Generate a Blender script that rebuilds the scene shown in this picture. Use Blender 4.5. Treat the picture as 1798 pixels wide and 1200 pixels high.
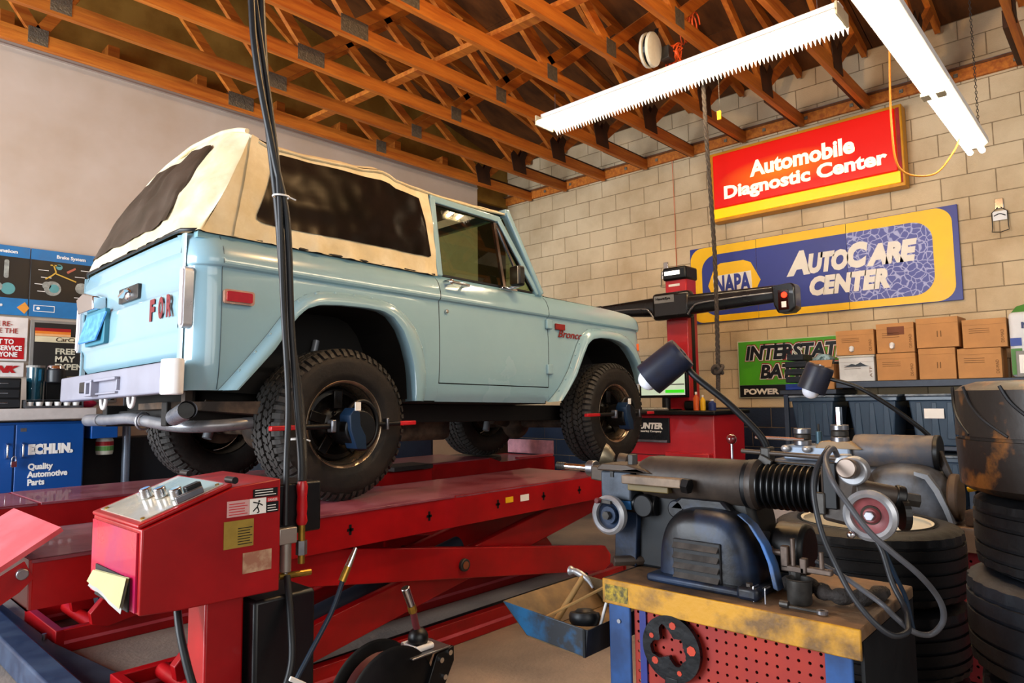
import bpy, bmesh, math, random
from mathutils import Vector, Matrix, noise
from mathutils.geometry import tessellate_polygon
random.seed(7)
C = bpy.context.scene.collection
for o in list(bpy.data.objects): bpy.data.objects.remove(o)

# ---------------------------------------------------------------- camera, world, lights, exposure
R = Matrix(((0.67874928, -0.05376232, -0.7323995),
            (-0.73425862, -0.06705815, -0.67554977),
            (-0.01279424, 0.99629956, -0.08499112)))
cd = bpy.data.cameras.new('camera'); cam = bpy.data.objects.new('camera', cd); C.objects.link(cam)
cam.matrix_world = Matrix.Translation((0, 0, 1.28)) @ R.to_4x4()
cd.sensor_width = 36; cd.lens = 24.003; cd.clip_start = 0.05
bpy.context.scene.camera = cam
vs = bpy.context.scene.view_settings
vs.view_transform = 'Standard'; vs.look = 'None'; vs.gamma = 1; vs.use_curve_mapping = False
vs.exposure = 0.22
wd = bpy.data.worlds.new('daylight'); bpy.context.scene.world = wd; wd.use_nodes = True
wd.node_tree.nodes['Background'].inputs[0].default_value = (0.72, 0.80, 0.92, 1)
wd.node_tree.nodes['Background'].inputs[1].default_value = 0.32

def area(name, loc, target, sx, sy, power, col):
    l = bpy.data.lights.new(name, 'AREA'); l.shape = 'RECTANGLE'; l.size = sx; l.size_y = sy
    l.energy = power; l.color = col
    o = bpy.data.objects.new(name, l); C.objects.link(o); o.location = loc
    o.rotation_euler = (Vector(target) - Vector(loc)).to_track_quat('-Z', 'Y').to_euler()
    return o
# daylight through the open roller doors behind the truck and behind the camera
area('door_daylight_rear', (-3.8, 4.2, 2.0), (3, 3.8, 1.2), 4.0, 3.2, 640, (0.86, 0.93, 1.0))
area('door_daylight_side', (-0.5, -3.8, 2.6), (3.2, 2.5, 0.9), 4.5, 3.0, 120, (1.0, 0.94, 0.86))

# ---------------------------------------------------------------- material helpers
def lin(h):
    if isinstance(h, str):
        h = h.lstrip('#'); c = [int(h[i:i+2], 16)/255 for i in (0, 2, 4)]
    else: c = h
    return tuple((x/12.92 if x <= .04045 else ((x+.055)/1.055)**2.4) for x in c)
MATS = {}
def M(name, col, rough=.5, metal=0., var=.12, scale=6., bump=0., bscale=None, col2=None, mix=(.4, .65), coat=0., detail=5., stretch=None, spec=.38, rnd=0., emit=0.):
    if name in MATS: return MATS[name]
    m = bpy.data.materials.new(name); m.use_nodes = True; nt = m.node_tree; N = nt.nodes; L = nt.links
    b = N['Principled BSDF']
    c = lin(col); c2 = lin(col2) if col2 else tuple(x*(1-var*1.6) for x in c)
    tc = N.new('ShaderNodeTexCoord'); src = tc.outputs['Object']
    if stretch:
        mp = N.new('ShaderNodeMapping'); mp.inputs['Scale'].default_value = stretch; L.new(src, mp.inputs[0]); src = mp.outputs[0]
    nz = N.new('ShaderNodeTexNoise'); nz.inputs['Scale'].default_value = scale; nz.inputs['Detail'].default_value = detail
    nz.inputs['Roughness'].default_value = .6; L.new(src, nz.inputs['Vector'])
    rp = N.new('ShaderNodeValToRGB'); rp.color_ramp.elements[0].position = mix[0]; rp.color_ramp.elements[1].position = mix[1]
    rp.color_ramp.elements[0].color = (*c2, 1); rp.color_ramp.elements[1].color = (*c, 1)
    L.new(nz.outputs['Fac'], rp.inputs[0]); outc = rp.outputs[0]
    if rnd:
        oi = N.new('ShaderNodeObjectInfo'); mr = N.new('ShaderNodeMapRange'); mr.inputs[3].default_value = 1-rnd; mr.inputs[4].default_value = 1+rnd*.5
        L.new(oi.outputs['Random'], mr.inputs[0]); hs = N.new('ShaderNodeHueSaturation'); L.new(mr.outputs[0], hs.inputs['Value']); L.new(outc, hs.inputs['Color']); outc = hs.outputs[0]
    L.new(outc, b.inputs['Base Color'])
    b.inputs['Roughness'].default_value = rough; b.inputs['Metallic'].default_value = metal
    b.inputs['Coat Weight'].default_value = coat; b.inputs['Specular IOR Level'].default_value = spec
    if var and rough > .12:
        r2 = N.new('ShaderNodeMapRange'); r2.inputs[3].default_value = max(.03, rough-.12); r2.inputs[4].default_value = min(1, rough+.12)
        L.new(nz.outputs['Fac'], r2.inputs[0]); L.new(r2.outputs[0], b.inputs['Roughness'])
    if bump:
        n2 = N.new('ShaderNodeTexNoise'); n2.inputs['Scale'].default_value = bscale or scale*6; n2.inputs['Detail'].default_value = 4; L.new(src, n2.inputs['Vector'])
        bp = N.new('ShaderNodeBump'); bp.inputs['Strength'].default_value = bump; bp.inputs['Distance'].default_value = .01
        L.new(n2.outputs['Fac'], bp.inputs['Height']); L.new(bp.outputs[0], b.inputs['Normal'])
    if emit:
        L.new(outc, b.inputs['Emission Color']); b.inputs['Emission Strength'].default_value = emit
    MATS[name] = m; return m
def glassy(name, tint, gloss=.12, rough=.02, opaque=0., body='#101010'):
    m = bpy.data.materials.new(name); m.use_nodes = True; N = m.node_tree.nodes; L = m.node_tree.links
    N.remove(N['Principled BSDF']); out = N['Material Output']
    tr = N.new('ShaderNodeBsdfTransparent'); tr.inputs[0].default_value = (*lin(tint), 1)
    df = N.new('ShaderNodeBsdfDiffuse'); df.inputs[0].default_value = (*lin(body), 1)
    m0 = N.new('ShaderNodeMixShader'); m0.inputs[0].default_value = opaque; L.new(tr.outputs[0], m0.inputs[1]); L.new(df.outputs[0], m0.inputs[2])
    gl = N.new('ShaderNodeBsdfGlossy'); gl.inputs['Roughness'].default_value = rough
    fr = N.new('ShaderNodeFresnel'); fr.inputs[0].default_value = 1.45
    ad = N.new('ShaderNodeMath'); ad.operation = 'ADD'; ad.inputs[1].default_value = gloss-.04; L.new(fr.outputs[0], ad.inputs[0])
    mx = N.new('ShaderNodeMixShader'); L.new(ad.outputs[0], mx.inputs[0]); L.new(m0.outputs[0], mx.inputs[1]); L.new(gl.outputs[0], mx.inputs[2])
    L.new(mx.outputs[0], out.inputs[0]); MATS[name] = m; return m
def emitm(name, col, s):
    m = bpy.data.materials.new(name); m.use_nodes = True; b = m.node_tree.nodes['Principled BSDF']
    b.inputs['Base Color'].default_value = (*lin(col), 1); b.inputs['Emission Color'].default_value = (*lin(col), 1)
    b.inputs['Emission Strength'].default_value = s; MATS[name] = m; return m

# ---------------------------------------------------------------- mesh helpers
def axes(d, up=(0, 0, 1)):
    d = Vector(d).normalized(); u = Vector(up)
    if abs(d.dot(u)) > .98: u = Vector((1, 0, 0)) if abs(d.x) < .9 else Vector((0, 1, 0))
    s = d.cross(u).normalized(); u = s.cross(d).normalized()
    return d, s, u
class MB:
    def __init__(s): s.v = []; s.f = []; s.mi = []
    def add(s, vs_, fs, mi=0):
        k = len(s.v); s.v += [Vector(v) for v in vs_]; s.f += [tuple(i+k for i in f) for f in fs]; s.mi += [mi]*len(fs); return s
    def box(s, x0, x1, y0, y1, z0, z1, mi=0):
        v = [(x, y, z) for x in (x0, x1) for y in (y0, y1) for z in (z0, z1)]
        return s.add(v, [(0, 1, 3, 2), (4, 6, 7, 5), (0, 4, 5, 1), (2, 3, 7, 6), (0, 2, 6, 4), (1, 5, 7, 3)], mi)
    def bar(s, p0, p1, w, h, up=(0, 0, 1), mi=0, w2=None, h2=None):
        p0 = Vector(p0); p1 = Vector(p1); d, a, u = axes(p1-p0, up); w2 = w if w2 is None else w2; h2 = h if h2 is None else h2
        v = [p0+a*(i*w/2)+u*(j*h/2) for i in (-1, 1) for j in (-1, 1)]+[p1+a*(i*w2/2)+u*(j*h2/2) for i in (-1, 1) for j in (-1, 1)]
        return s.add(v, [(0, 1, 3, 2), (4, 6, 7, 5), (0, 4, 5, 1), (2, 3, 7, 6), (0, 2, 6, 4), (1, 5, 7, 3)], mi)
    def cyl(s, p0, p1, r0, r1=None, n=20, mi=0, caps=True):
        r1 = r0 if r1 is None else r1; p0 = Vector(p0); p1 = Vector(p1); d, a, u = axes(p1-p0)
        v = []
        for p, r in ((p0, r0), (p1, r1)):
            for i in range(n):
                t = 2*math.pi*i/n; v.append(p+a*(r*math.cos(t))+u*(r*math.sin(t)))
        f = [(i, (i+1) % n, n+(i+1) % n, n+i) for i in range(n)]
        if caps: f += [tuple(range(n))[::-1], tuple(range(n, 2*n))]
        return s.add(v, f, mi)
    def lathe(s, prof, org, ax, n=32, mi=0, closed=False):
        org = Vector(org); d, a, u = axes(ax); v = []; k = len(prof)
        for i in range(n):
            t = 2*math.pi*i/n; e = a*math.cos(t)+u*math.sin(t)
            for (r, h) in prof: v.append(org+d*h+e*r)
        f = []
        for i in range(n):
            j = (i+1) % n
            for q in range(k-1 if not closed else k):
                q2 = (q+1) % k
                f.append((i*k+q, i*k+q2, j*k+q2, j*k+q))
        return s.add(v, f, mi)
    def tube(s, pts, r, n=8, mi=0, closed=False, caps=True):
        pts = [Vector(p) for p in pts]; m = len(pts); v = []; rr = r if isinstance(r, (list, tuple)) else [r]*m
        pd = None
        for i, p in enumerate(pts):
            if closed: d = pts[(i+1) % m]-pts[i-1]
            else: d = pts[min(i+1, m-1)]-pts[max(i-1, 0)]
            if d.length < 1e-9: d = Vector((0, 0, 1))
            d.normalize()
            if pd is None: _, a, u = axes(d)
            else:
                a = (a-d*a.dot(d)).normalized(); u = a.cross(d)*-1; u = d.cross(a)*-1
            pd = d; u = a.cross(d).normalized()
            for k in range(n):
                t = 2*math.pi*k/n; v.append(p+a*(rr[i]*math.cos(t))+u*(rr[i]*math.sin(t)))
        f = []
        for i in range(m if closed else m-1):
            j = (i+1) % m
            for k in range(n): f.append((i*n+k, i*n+(k+1) % n, j*n+(k+1) % n, j*n+k))
        if not closed and caps: f += [tuple(range(n))[::-1], tuple(range((m-1)*n, m*n))]
        return s.add(v, f, mi)
    def grid(s, rows, mi=0, closed=False):
        n = len(rows[0]); v = [p for r in rows for p in r]; f = []
        for i in range(len(rows)-1):
            for j in range(n if closed else n-1):
                f.append((i*n+j, i*n+(j+1) % n, (i+1)*n+(j+1) % n, (i+1)*n+j))
        return s.add(v, f, mi)
    def poly(s, pts2, fn, t0, t1, mi=0):
        """closed prism: 2-D outline pts2, fn(u, v, t) -> 3-D"""
        n = len(pts2); tri = tessellate_polygon([[Vector((p[0], p[1], 0)) for p in pts2]])
        v = [fn(p[0], p[1], t0) for p in pts2]+[fn(p[0], p[1], t1) for p in pts2]
        f = [tuple(t) for t in tri]+[tuple(i+n for i in t)[::-1] for t in tri]
        f += [(i, (i+1) % n, n+(i+1) % n, n+i) for i in range(n)]
        return s.add(v, f, mi)
    def sph(s, c, r, n=16, m=10, sc=(1, 1, 1), mi=0, z0=-1., z1=1.):
        c = Vector(c); rows = []
        a0 = math.asin(z0); a1 = math.asin(z1)
        for i in range(m+1):
            a = a0+(a1-a0)*i/m
            rows.append([c+Vector((r*sc[0]*math.cos(a)*math.cos(2*math.pi*k/n), r*sc[1]*math.cos(a)*math.sin(2*math.pi*k/n), r*sc[2]*math.sin(a))) for k in range(n)])
        return s.grid(rows, mi, True)
MW = {}
def tag(o, label=None, cat=None, group=None, kind=None):
    if label: o['label'] = label
    if cat: o['category'] = cat
    if group: o['group'] = group
    if kind: o['kind'] = kind
    return o
def thing(name, label, cat, loc=(0, 0, 0), group=None, mat=None):
    o = bpy.data.objects.new(name, None); C.objects.link(o); o.empty_display_size = .1
    m = mat or Matrix.Translation(loc); o.matrix_world = m; MW[o.name] = m.copy()
    return tag(o, label, cat, group)
def obj(name, mb, mats, parent=None, bevel=0, smooth=None, local=False, loc=None, label=None, kind=None, sub=0, seg=2):
    """mesh object; vertices are given in world space unless local"""
    me = bpy.data.meshes.new(name); me.from_pydata([tuple(v) for v in mb.v], [], mb.f); me.validate()
    mats = mats if isinstance(mats, (list, tuple)) else [mats]
    for m in mats: me.materials.append(m)
    if len(mats) > 1 and len(me.polygons) == len(mb.mi):
        for p, k in zip(me.polygons, mb.mi): p.material_index = k
    bm = bmesh.new(); bm.from_mesh(me); bmesh.ops.remove_doubles(bm, verts=bm.verts, dist=1e-5); bmesh.ops.recalc_face_normals(bm, faces=bm.faces); bm.to_mesh(me); bm.free()
    o = bpy.data.objects.new(name, me); C.objects.link(o)
    if parent is not None:
        pm = MW[parent.name]
        if not local: me.transform(pm.inverted())
        o.parent = parent; MW[o.name] = pm.copy()
    else:
        l = Vector(loc) if loc is not None else (sum(mb.v, Vector())/len(mb.v))
        me.transform(Matrix.Translation(-l)); o.location = l; MW[o.name] = Matrix.Translation(l)
    if smooth is not None:
        for p in me.polygons: p.use_smooth = True
        me.set_sharp_from_angle(angle=math.radians(smooth))
    if sub:
        s = o.modifiers.new('s', 'SUBSURF'); s.levels = s.render_levels = sub
    if bevel:
        b = o.modifiers.new('b', 'BEVEL'); b.width = bevel; b.segments = seg; b.limit_method = 'ANGLE'; b.angle_limit = math.radians(35)
        if smooth is None:
            for p in me.polygons: p.use_smooth = True
            me.set_sharp_from_angle(angle=math.radians(50))
    if label: o['label'] = label
    if kind: o['kind'] = kind
    return o
def whole(name, label, cat, mb, mats, group=None, **k):
    o = obj(name, mb, mats, None, **k); return tag(o, label, cat, group)
def dup(root, M4, label=None, group=None):
    """copy of a thing with its parts and sub-parts"""
    r = root.copy(); C.objects.link(r); r.matrix_world = M4; MW[r.name] = M4.copy()
    if label: r['label'] = label
    if group: r['group'] = group
    for ch in list(root.children):
        c = ch.copy(); C.objects.link(c); c.parent = r; MW[c.name] = M4.copy()
        for g in list(ch.children):
            d = g.copy(); C.objects.link(d); d.parent = c; MW[d.name] = M4.copy()
    return r
def text(body, org, xd, yd, w, h, mat, parent, name='lettering', ext=.002, bold=0., shear=0., space=1., fit=True, label=None, chars=None):
    """text whose bounding box is fitted to w x h with its lower left corner at org"""
    cu = bpy.data.curves.new('t', 'FONT'); cu.body = body; cu.size = 1; cu.offset = bold; cu.shear = shear; cu.space_character = space; cu.space_line = .95; cu.extrude = .01; cu.resolution_u = 3
    if chars: cu.align_x = chars
    t = bpy.data.objects.new('t', cu); C.objects.link(t); bpy.context.view_layer.update()
    me = bpy.data.meshes.new_from_object(t); bpy.data.objects.remove(t); bpy.data.curves.remove(cu)
    xs = [v.co.x for v in me.vertices]; ys = [v.co.y for v in me.vertices]
    x0, x1, y0, y1 = min(xs), max(xs), min(ys), max(ys)
    sx = w/(x1-x0); sy = h/(y1-y0) if fit else sx
    xd = Vector(xd).normalized(); yd = Vector(yd).normalized(); zd = xd.cross(yd); org = Vector(org)
    for v in me.vertices: v.co = org+xd*((v.co.x-x0)*sx)+yd*((v.co.y-y0)*sy)+zd*(ext if v.co.z > 0 else -.0005)
    me.transform(MW[parent.name].inverted()); me.name = name
    me.materials.clear(); me.materials.append(mat)
    o = bpy.data.objects.new(name, me); C.objects.link(o); o.parent = parent; MW[o.name] = MW[parent.name].copy()
    if label: o['label'] = label
    return o
def lerp(a, b, t): return a+(b-a)*t
def crv(pts, n=12, closed=False):
    """Catmull-Rom through points"""
    P = [Vector(p) for p in pts]; out = []; m = len(P)
    for i in range(m if closed else m-1):
        if closed: a, b, c, d = P[i-1], P[i], P[(i+1) % m], P[(i+2) % m]
        else: a, b, c, d = P[max(i-1, 0)], P[i], P[i+1], P[min(i+2, m-1)]
        for k in range(n):
            t = k/n; out.append(.5*((2*b)+(c-a)*t+(2*a-5*b+4*c-d)*t*t+(3*b-a-3*c+d)*t**3))
    if not closed: out.append(P[-1].copy())
    return out
def interp(tab, x):
    if x <= tab[0][0]: return tab[0][1]
    for (a, b), (c, d) in zip(tab, tab[1:]):
        if x <= c: return b+(d-b)*(x-a)/(c-a) if c > a else d
    return tab[-1][1]
def resample(pts, n):
    P = [Vector(p) for p in pts]; L = [0]
    for a, b in zip(P, P[1:]): L.append(L[-1]+(b-a).length)
    out = []
    for k in range(n):
        t = L[-1]*k/(n-1); i = 0
        while i < len(L)-2 and L[i+1] < t: i += 1
        out.append(P[i].lerp(P[i+1], (t-L[i])/max(1e-9, L[i+1]-L[i])))
    return out
def rrect(x0, x1, y0, y1, r, n=5):
    out = []
    for cx, cy, a in ((x1-r, y1-r, 0), (x0+r, y1-r, 90), (x0+r, y0+r, 180), (x1-r, y0+r, 270)):
        for k in range(n+1):
            t = math.radians(a+90*k/n); out.append((cx+r*math.cos(t), cy+r*math.sin(t)))
    return out
# common materials
red = M('red_paint', '#C4101A', .32, 0, .10, 5, coat=.3, col2='#A30D14')
redmat = M('red_matte', '#A8141A', .55, 0, .2, 8)
black = M('black_plastic', '#08090b', .4, 0, .1, 20)
blackm = M('black_metal', '#0f1013', .45, .3, .2, 20)
rubber = M('rubber_hose', '#15171b', .45, 0, .1, 30)
white = M('white_paint', '#e6e4e2', .5, 0, .05, 5)
steel = M('bare_steel', '#9a9aa0', .32, .9, .2, 12)
chrome = M('chrome', '#d8dade', .12, 1., .03, 10)
darksteel = M('dark_steel', '#4a4744', .5, .6, .3, 15)
brass = M('brass', '#b08a3a', .35, .9, .2, 30)
yellowm = M('yellow_paint', '#E8B414', .45, 0, .1, 5)
bluep = M('blue_paint', '#12488E', .38, 0, .1, 6, coat=.2)
whitetxt = M('white_print', '#f2f0ec', .6, 0, .02)
# ================================================================ SETTING
concrete = M('concrete_floor', '#a39384', .5, 0, .25, 1.1, bump=.25, bscale=60, col2='#6f6a66', mix=(.35, .6), detail=9)
drywall = M('drywall', '#d3c6bb', .7, 0, .06, .9, bump=.12, bscale=5, col2='#c0ad9a', mix=(.35, .7))
mortar = M('mortar', '#9a8567', .9, 0, .2, 12, bump=.3)
blockm = M('concrete_block', '#dbc6a2', .85, 0, .2, 1.3, bump=.35, bscale=110, col2='#b89e78', mix=(.3, .6), detail=8, rnd=.07)
blockb = M('blue_painted_block', '#1d2f4a', .5, 0, .15, 4, bump=.25, bscale=60, rnd=.1)
wood = M('truss_wood', '#d07c28', .6, 0, .3, 3, bump=.15, bscale=30, col2='#a85416', mix=(.35, .65), stretch=(.6, 8, 8), rnd=.18)
ply = M('roof_plywood', '#6e411a', .7, 0, .3, 1.8, bump=.1, col2='#43250d', mix=(.35, .62), stretch=(1, 3, 1), detail=7, rnd=.15)
plyy = M('wall_plywood', '#b08a3c', .7, 0, .25, 2, col2='#8a6420')
galv = M('galvanized_plate', '#8c8574', .45, .6, .2, 40, bump=.6, bscale=70)

whole('floor', None, None, MB().box(-4.5, 7.0, -4.2, 7.2, -.12, 0), concrete, kind='structure')
wl = MB().box(-4.5, 6.19, 6.30, 6.42, 0, 4.11)
wl.box(-4.5, 6.19, 6.285, 6.30, 4.06, 4.075)
whole('wall_left', None, None, wl, drywall, kind='structure')
up = whole('wall_upper', None, None, MB().poly([(-4.5, 4.0), (7.0, 4.0), (7.0, 4.62), (1.2, 6.07), (-4.5, 4.65)], lambda u, v, t: (u, t, v), 6.50, 6.56), plyy, kind='structure')
for i, x in enumerate((.25, 1.05, 1.80, 2.55, 3.35, 4.1, 4.85, 5.6)):
    obj('stud', MB().box(x, x+.09, 6.32, 6.50, 4.11, 4.36), wood, up)
whole('wall_back', None, None, MB().box(6.19, 7.0, 6.56, 6.66, 0, 4.6), M('dark_wall', '#3a2a20', .8), kind='structure')
def worldspace(m):
    nt = m.node_tree; g = nt.nodes.new('ShaderNodeNewGeometry')
    for l in list(nt.links):
        if l.from_node.type == 'TEX_COORD': nt.links.new(g.outputs['Position'], l.to_socket)
for m in (blockm, blockb, mortar, ply): worldspace(m)
# block wall
WZ = -.053; CH = .2032; CL = .4064
wr = whole('wall_right', None, None, MB().box(7.0, 7.2, -4.2, 6.6, 0, 4.60), mortar, kind='structure')
def bmesh_block(l, h):
    b = MB().box(-.012, .03, -l/2, l/2, -h/2, h/2)
    me = bpy.data.meshes.new('block'); bm = bmesh.new()
    vs2 = [bm.verts.new(v) for v in b.v]
    for f in b.f: bm.faces.new([vs2[i] for i in f])
    bmesh.ops.recalc_face_normals(bm, faces=bm.faces)
    bmesh.ops.bevel(bm, geom=[e for e in bm.edges if all(v.co.x < 0 for v in e.verts)], offset=.003, segments=1, affect='EDGES')
    bm.to_mesh(me); bm.free(); return me
cells = []
nc = 23
for c in range(nc):
    z0 = WZ+c*CH; z1 = z0+CH
    if z0 < 0: z0 = 0.0
    if z1 > 4.595: z1 = 4.595
    off = 0.605+(c % 2)*CL/2
    k0 = -12
    y = off+k0*CL
    while y < 6.58:
        a, b_ = max(y, -4.2), min(y+CL, 6.56)
        if b_-a > .06: cells.append((c, a, b_, z0, z1))
        y += CL
vis = [q for q in cells if q[1] > .2 and q[0] >= 5 and not (q[3] < .95 and q[1] < 2.4)]
vis.sort(key=lambda q: (q[1]+q[2])/2); vis = vis[:300]; vset = set(vis)
bms = {}
for q in vis:
    c, a, b_, z0, z1 = q; key = (round(b_-a, 3), round(z1-z0, 3), c < 6)
    if key not in bms:
        bms[key] = bmesh_block(b_-a-.007, z1-z0-.007); bms[key].materials.append(blockb if c < 6 else blockm)
    o = bpy.data.objects.new('block', bms[key]); C.objects.link(o); o.parent = wr
    o.location = Vector((7.006, (a+b_)/2, (z0+z1)/2))-wr.location
for nm, mt, sel in (('block', blockm, lambda c: c >= 6), ('block', blockb, lambda c: c < 6)):
    rest = MB()
    for q in cells:
        if q in vset or not sel(q[0]): continue
        rest.box(6.994, 7.02, q[1]+.0035, q[2]-.0035, q[3]+.0035, q[4]-.0035)
    obj(nm, rest, mt, wr, kind='stuff')

# roof deck: panels between rafters
def deckz(x): return 4.60+(7.0-x)*.25 if x > 1.2 else 6.05-(1.2-x)*.25
ce = MB()
ce.poly([(-4.5, deckz(-4.5)+.03), (1.2, deckz(1.2)+.03), (7.2, deckz(7.2)+.03), (7.2, deckz(7.2)+.08), (1.2, deckz(1.2)+.08), (-4.5, deckz(-4.5)+.08)], lambda u, v, t: (u, t, v), -4.2, 6.6)
ceil_ = whole('ceiling', None, None, ce, ply, kind='structure')
for i in range(9):
    for j in range(4):
        x0 = 7.3-1.22*(i+1); y1 = 6.58-2.44*j
        if y1-2.43 < -4.2: continue
        b = MB(); v = []
        for x in (x0+.004, x0+1.216):
            for y in (y1-2.436, y1-.004):
                for dz in (0, .025): v.append((x, y, deckz(x)+dz))
        b.add(v, [(0, 1, 3, 2), (4, 6, 7, 5), (0, 4, 5, 1), (2, 3, 7, 6), (0, 2, 6, 4), (1, 5, 7, 3)])
        obj('panel', b, ply, ceil_)
# ledger on the block wall
lb = MB()
ys = [6.03-.61*k for k in range(14)]
lg = whole('trim_1', None, None, MB().box(6.955, 6.989, -2.6, 6.5, 4.03, 4.13), wood, kind='structure')
obj('flashing', MB().box(6.90, 6.989, -2.6, 6.5, 4.131, 4.137), steel, lg)
for k in range(16):
    y = 6.2-.43*k
    obj('washer', MB().box(6.945, 6.956, y-.016, y+.016, 4.065, 4.097), galv, lg)
# trusses
ordn = ['nearest the white wall', 'second from the white wall', 'third from the white wall', 'fourth from the white wall', 'fifth from the white wall', 'sixth from the white wall', 'seventh from the white wall', 'eighth from the white wall', 'ninth from the white wall', 'tenth from the white wall', 'farthest right in view, its end at the top right corner']
J = [7.6-1.6*k for k in range(1, 8)]       # lower joints x=6.0, 4.4 ...
J = [6.02-1.595*k for k in range(7)]
def make_truss(y, label):
    t = thing('roof_truss', label, 'truss', (6.9, y, 4.0), group='wooden roof trusses')
    obj('bottom_chord', MB().box(-4.4, 6.95, y-.022, y+.022, 4.0, 4.115), wood, t)
    b = MB().bar((1.2, y, deckz(1.2)-.055), (6.95, y, deckz(6.95)-.055), .044, .1); obj('top_chord', b, wood, t); b = MB().bar((-4.4, y, deckz(-4.4)-.055), (1.2, y, deckz(1.2)-.055), .044, .1); obj('top_chord', b, wood, t)
    obj('end_block', MB().box(6.15, 6.95, y+.0225, y+.062, 4.02, 4.16), M('dark_wood', '#4a2810', .7, 0, .3, 4), t)
    for x in J:
        for dx in ((-1.48, .62) if x > 5.5 else (-2.15, 1.0) if x > 4 else (-1.62, 1.36) if x > 2 else (-1.1, .9)):
            xt = x+dx
            xt = min(xt, 6.85)
            b = MB(); b.bar((x+(.03 if dx > 0 else -.03), y, 4.10), (xt, y, deckz(xt)-.09), .042, .085, up=(0, 1, 0)); v = b.v
            # keep the stick in the plane of the truss
            b = MB(); p = Vector((x, y, 4.10)); q = Vector((xt, y, deckz(xt)-.09)); d = (q-p).normalized(); nrm = Vector((-d.z, 0, d.x))*.042
            vv = [p+nrm, p-nrm, q-nrm, q+nrm]
            b.add([a+Vector((0, s, 0)) for s in (-.021, .021) for a in vv], [(0, 1, 2, 3), (7, 6, 5, 4), (0, 4, 5, 1), (1, 5, 6, 2), (2, 6, 7, 3), (3, 7, 4, 0)])
            obj('web', b, wood, t)
        big = abs(x-J[2]) < .1
        for s in (-1, 1):
            w_ = .12 if big else .065
            if x > 5.5: obj('gusset', MB().poly([(x-.10, 4.03), (x+.13, 4.03), (x+.10, 4.20), (x+.15, 4.30), (x+.08, 4.34), (x, 4.22), (x-.10, 4.28), (x-.15, 4.22)], lambda u, v, q: (u, q, v), y+s*.0225, y+s*.030), MATS['dark_wood'], t)
            else: obj('connector_plate', MB().box(x-w_, x+w_, y+s*.0225, y+s*.026, 4.02, 4.15), galv, t)
for k in range(11): make_truss(6.03-.61*k, 'wooden roof truss, '+ordn[k])
# diagonal brace laid over the bottom chords
b = MB().bar((3.56, 6.2, 4.137), (3.80, 2.2, 4.137), .09, .04)
whole('roof_brace', 'long orange lumber brace laid crosswise over the truss bottom chords', 'beam', b, wood)

# ---------------------------------------------------------------- fluorescent fixtures
tubem = emitm('tube_light', (1.0, .90, .75), 27.0)
whitee = M('fixture_white', '#f4f2ee', .35, 0, .03)
f1 = thing('fluorescent_light', 'long twin-tube shop light with a toothed slotted reflector, hung crosswise under the trusses', 'ceiling light', (4.62, 2.55, 3.8))
Y0, Y1 = 1.29, 3.83; XC = 4.62; ZC = 3.75
b = MB().box(XC-.05, XC+.05, Y0, Y1, ZC+.03, ZC+.09); obj('housing', b, whitee, f1, bevel=.004)
b = MB(); n = 84; tooth = []
for s in (-1, 1):
    b.grid([[Vector((XC+s*.045, y, ZC+.05)) for y in (Y0, Y1)], [Vector((XC+s*.155, y, ZC-.012)) for y in (Y0, Y1)]])
    b.grid([[Vector((XC+s*.045, y, ZC+.054)) for y in (Y0, Y1)], [Vector((XC+s*.155, y, ZC-.008)) for y in (Y0, Y1)]])
obj('reflector', b, whitee, f1)
b = MB()
for k in range(n):
    y = Y0+(Y1-Y0)*(k+.5)/n; h = .011
    b.add([(XC+.155, y-h, ZC-.012), (XC+.155, y+h, ZC-.012), (XC+.175, y, ZC-.05), (XC+.158, y-h, ZC-.010), (XC+.158, y+h, ZC-.010)], [(0, 1, 2), (3, 2, 4), (0, 2, 3), (1, 4, 2), (0, 3, 4, 1)])
obj('tooth', b, whitee, f1, kind='stuff')
for s in (-1, 1): obj('tube', MB().cyl((XC+s*.065, Y0+.02, ZC), (XC+s*.065, Y1-.02, ZC), .019, n=14), tubem, f1, smooth=40)
for y in (Y0, Y1): obj('end_plate', MB().box(XC-.12, XC+.12, y-.008, y+.008, ZC-.03, ZC+.06), M('cream_metal', '#d9cfae', .5), f1, bevel=.003)
for y in (1.44, 3.7): obj('hanger', MB().tube([(XC, y, ZC+.09), (XC, y, 4.0)], .003, 6), steel, f1)
obj('pull_cord', MB().tube([(XC+.16, 2.23, ZC), (XC+.17, 2.235, 3.45)], .002, 5), darksteel, f1)
f2 = thing('fluorescent_light', 'white twin-tube strip light pointing at the block wall, at the top right', 'ceiling light', (4.1, .7, 2.94))
XA, XB, YC, ZD = 1.75, 5.32, .715, 2.90
for a, b_ in ((XA, 4.085), (4.095, XB)):
    obj('housing', MB().poly([(-.075, .055), (.075, .055), (.075, .02), (.045, 0), (-.045, 0), (-.075, .02)], lambda u, v, t: (t, YC+u, ZD+v), a, b_), whitee, f2, bevel=.003)
    for s in (-1, 1): obj('tube', MB().cyl((a+.01, YC+s*.034, ZD-.017), (b_+.03 if b_ > 5 else b_-.01, YC+s*.034, ZD-.017), .0175, n=14), emitm('tube_cool', (1, .93, .80), 19.0) if 'tube_cool' not in MATS else MATS['tube_cool'], f2, smooth=40)
for s in (-1, 1): obj('tube_clip', MB().box(4.05, 4.13, YC+s*.034-.02, YC+s*.034+.02, ZD-.05, ZD-.034), M('cream_metal', '', 0), f2)
for y_, x_ in ((.66, 5.1), (.66, 2.3)):
    ch = MB(); z = 2.95; i = 0
    while z < 4.0:
        ch.tube([(x_+(.006 if i % 2 else 0)*math.cos(a), y_+(0 if i % 2 else .006)*math.cos(a), z+.012*math.sin(a)) for a in [2*math.pi*k/8 for k in range(8)]], .002, 4, closed=True); z += .02; i += 1
    obj('chain', ch, darksteel, f2)
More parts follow.
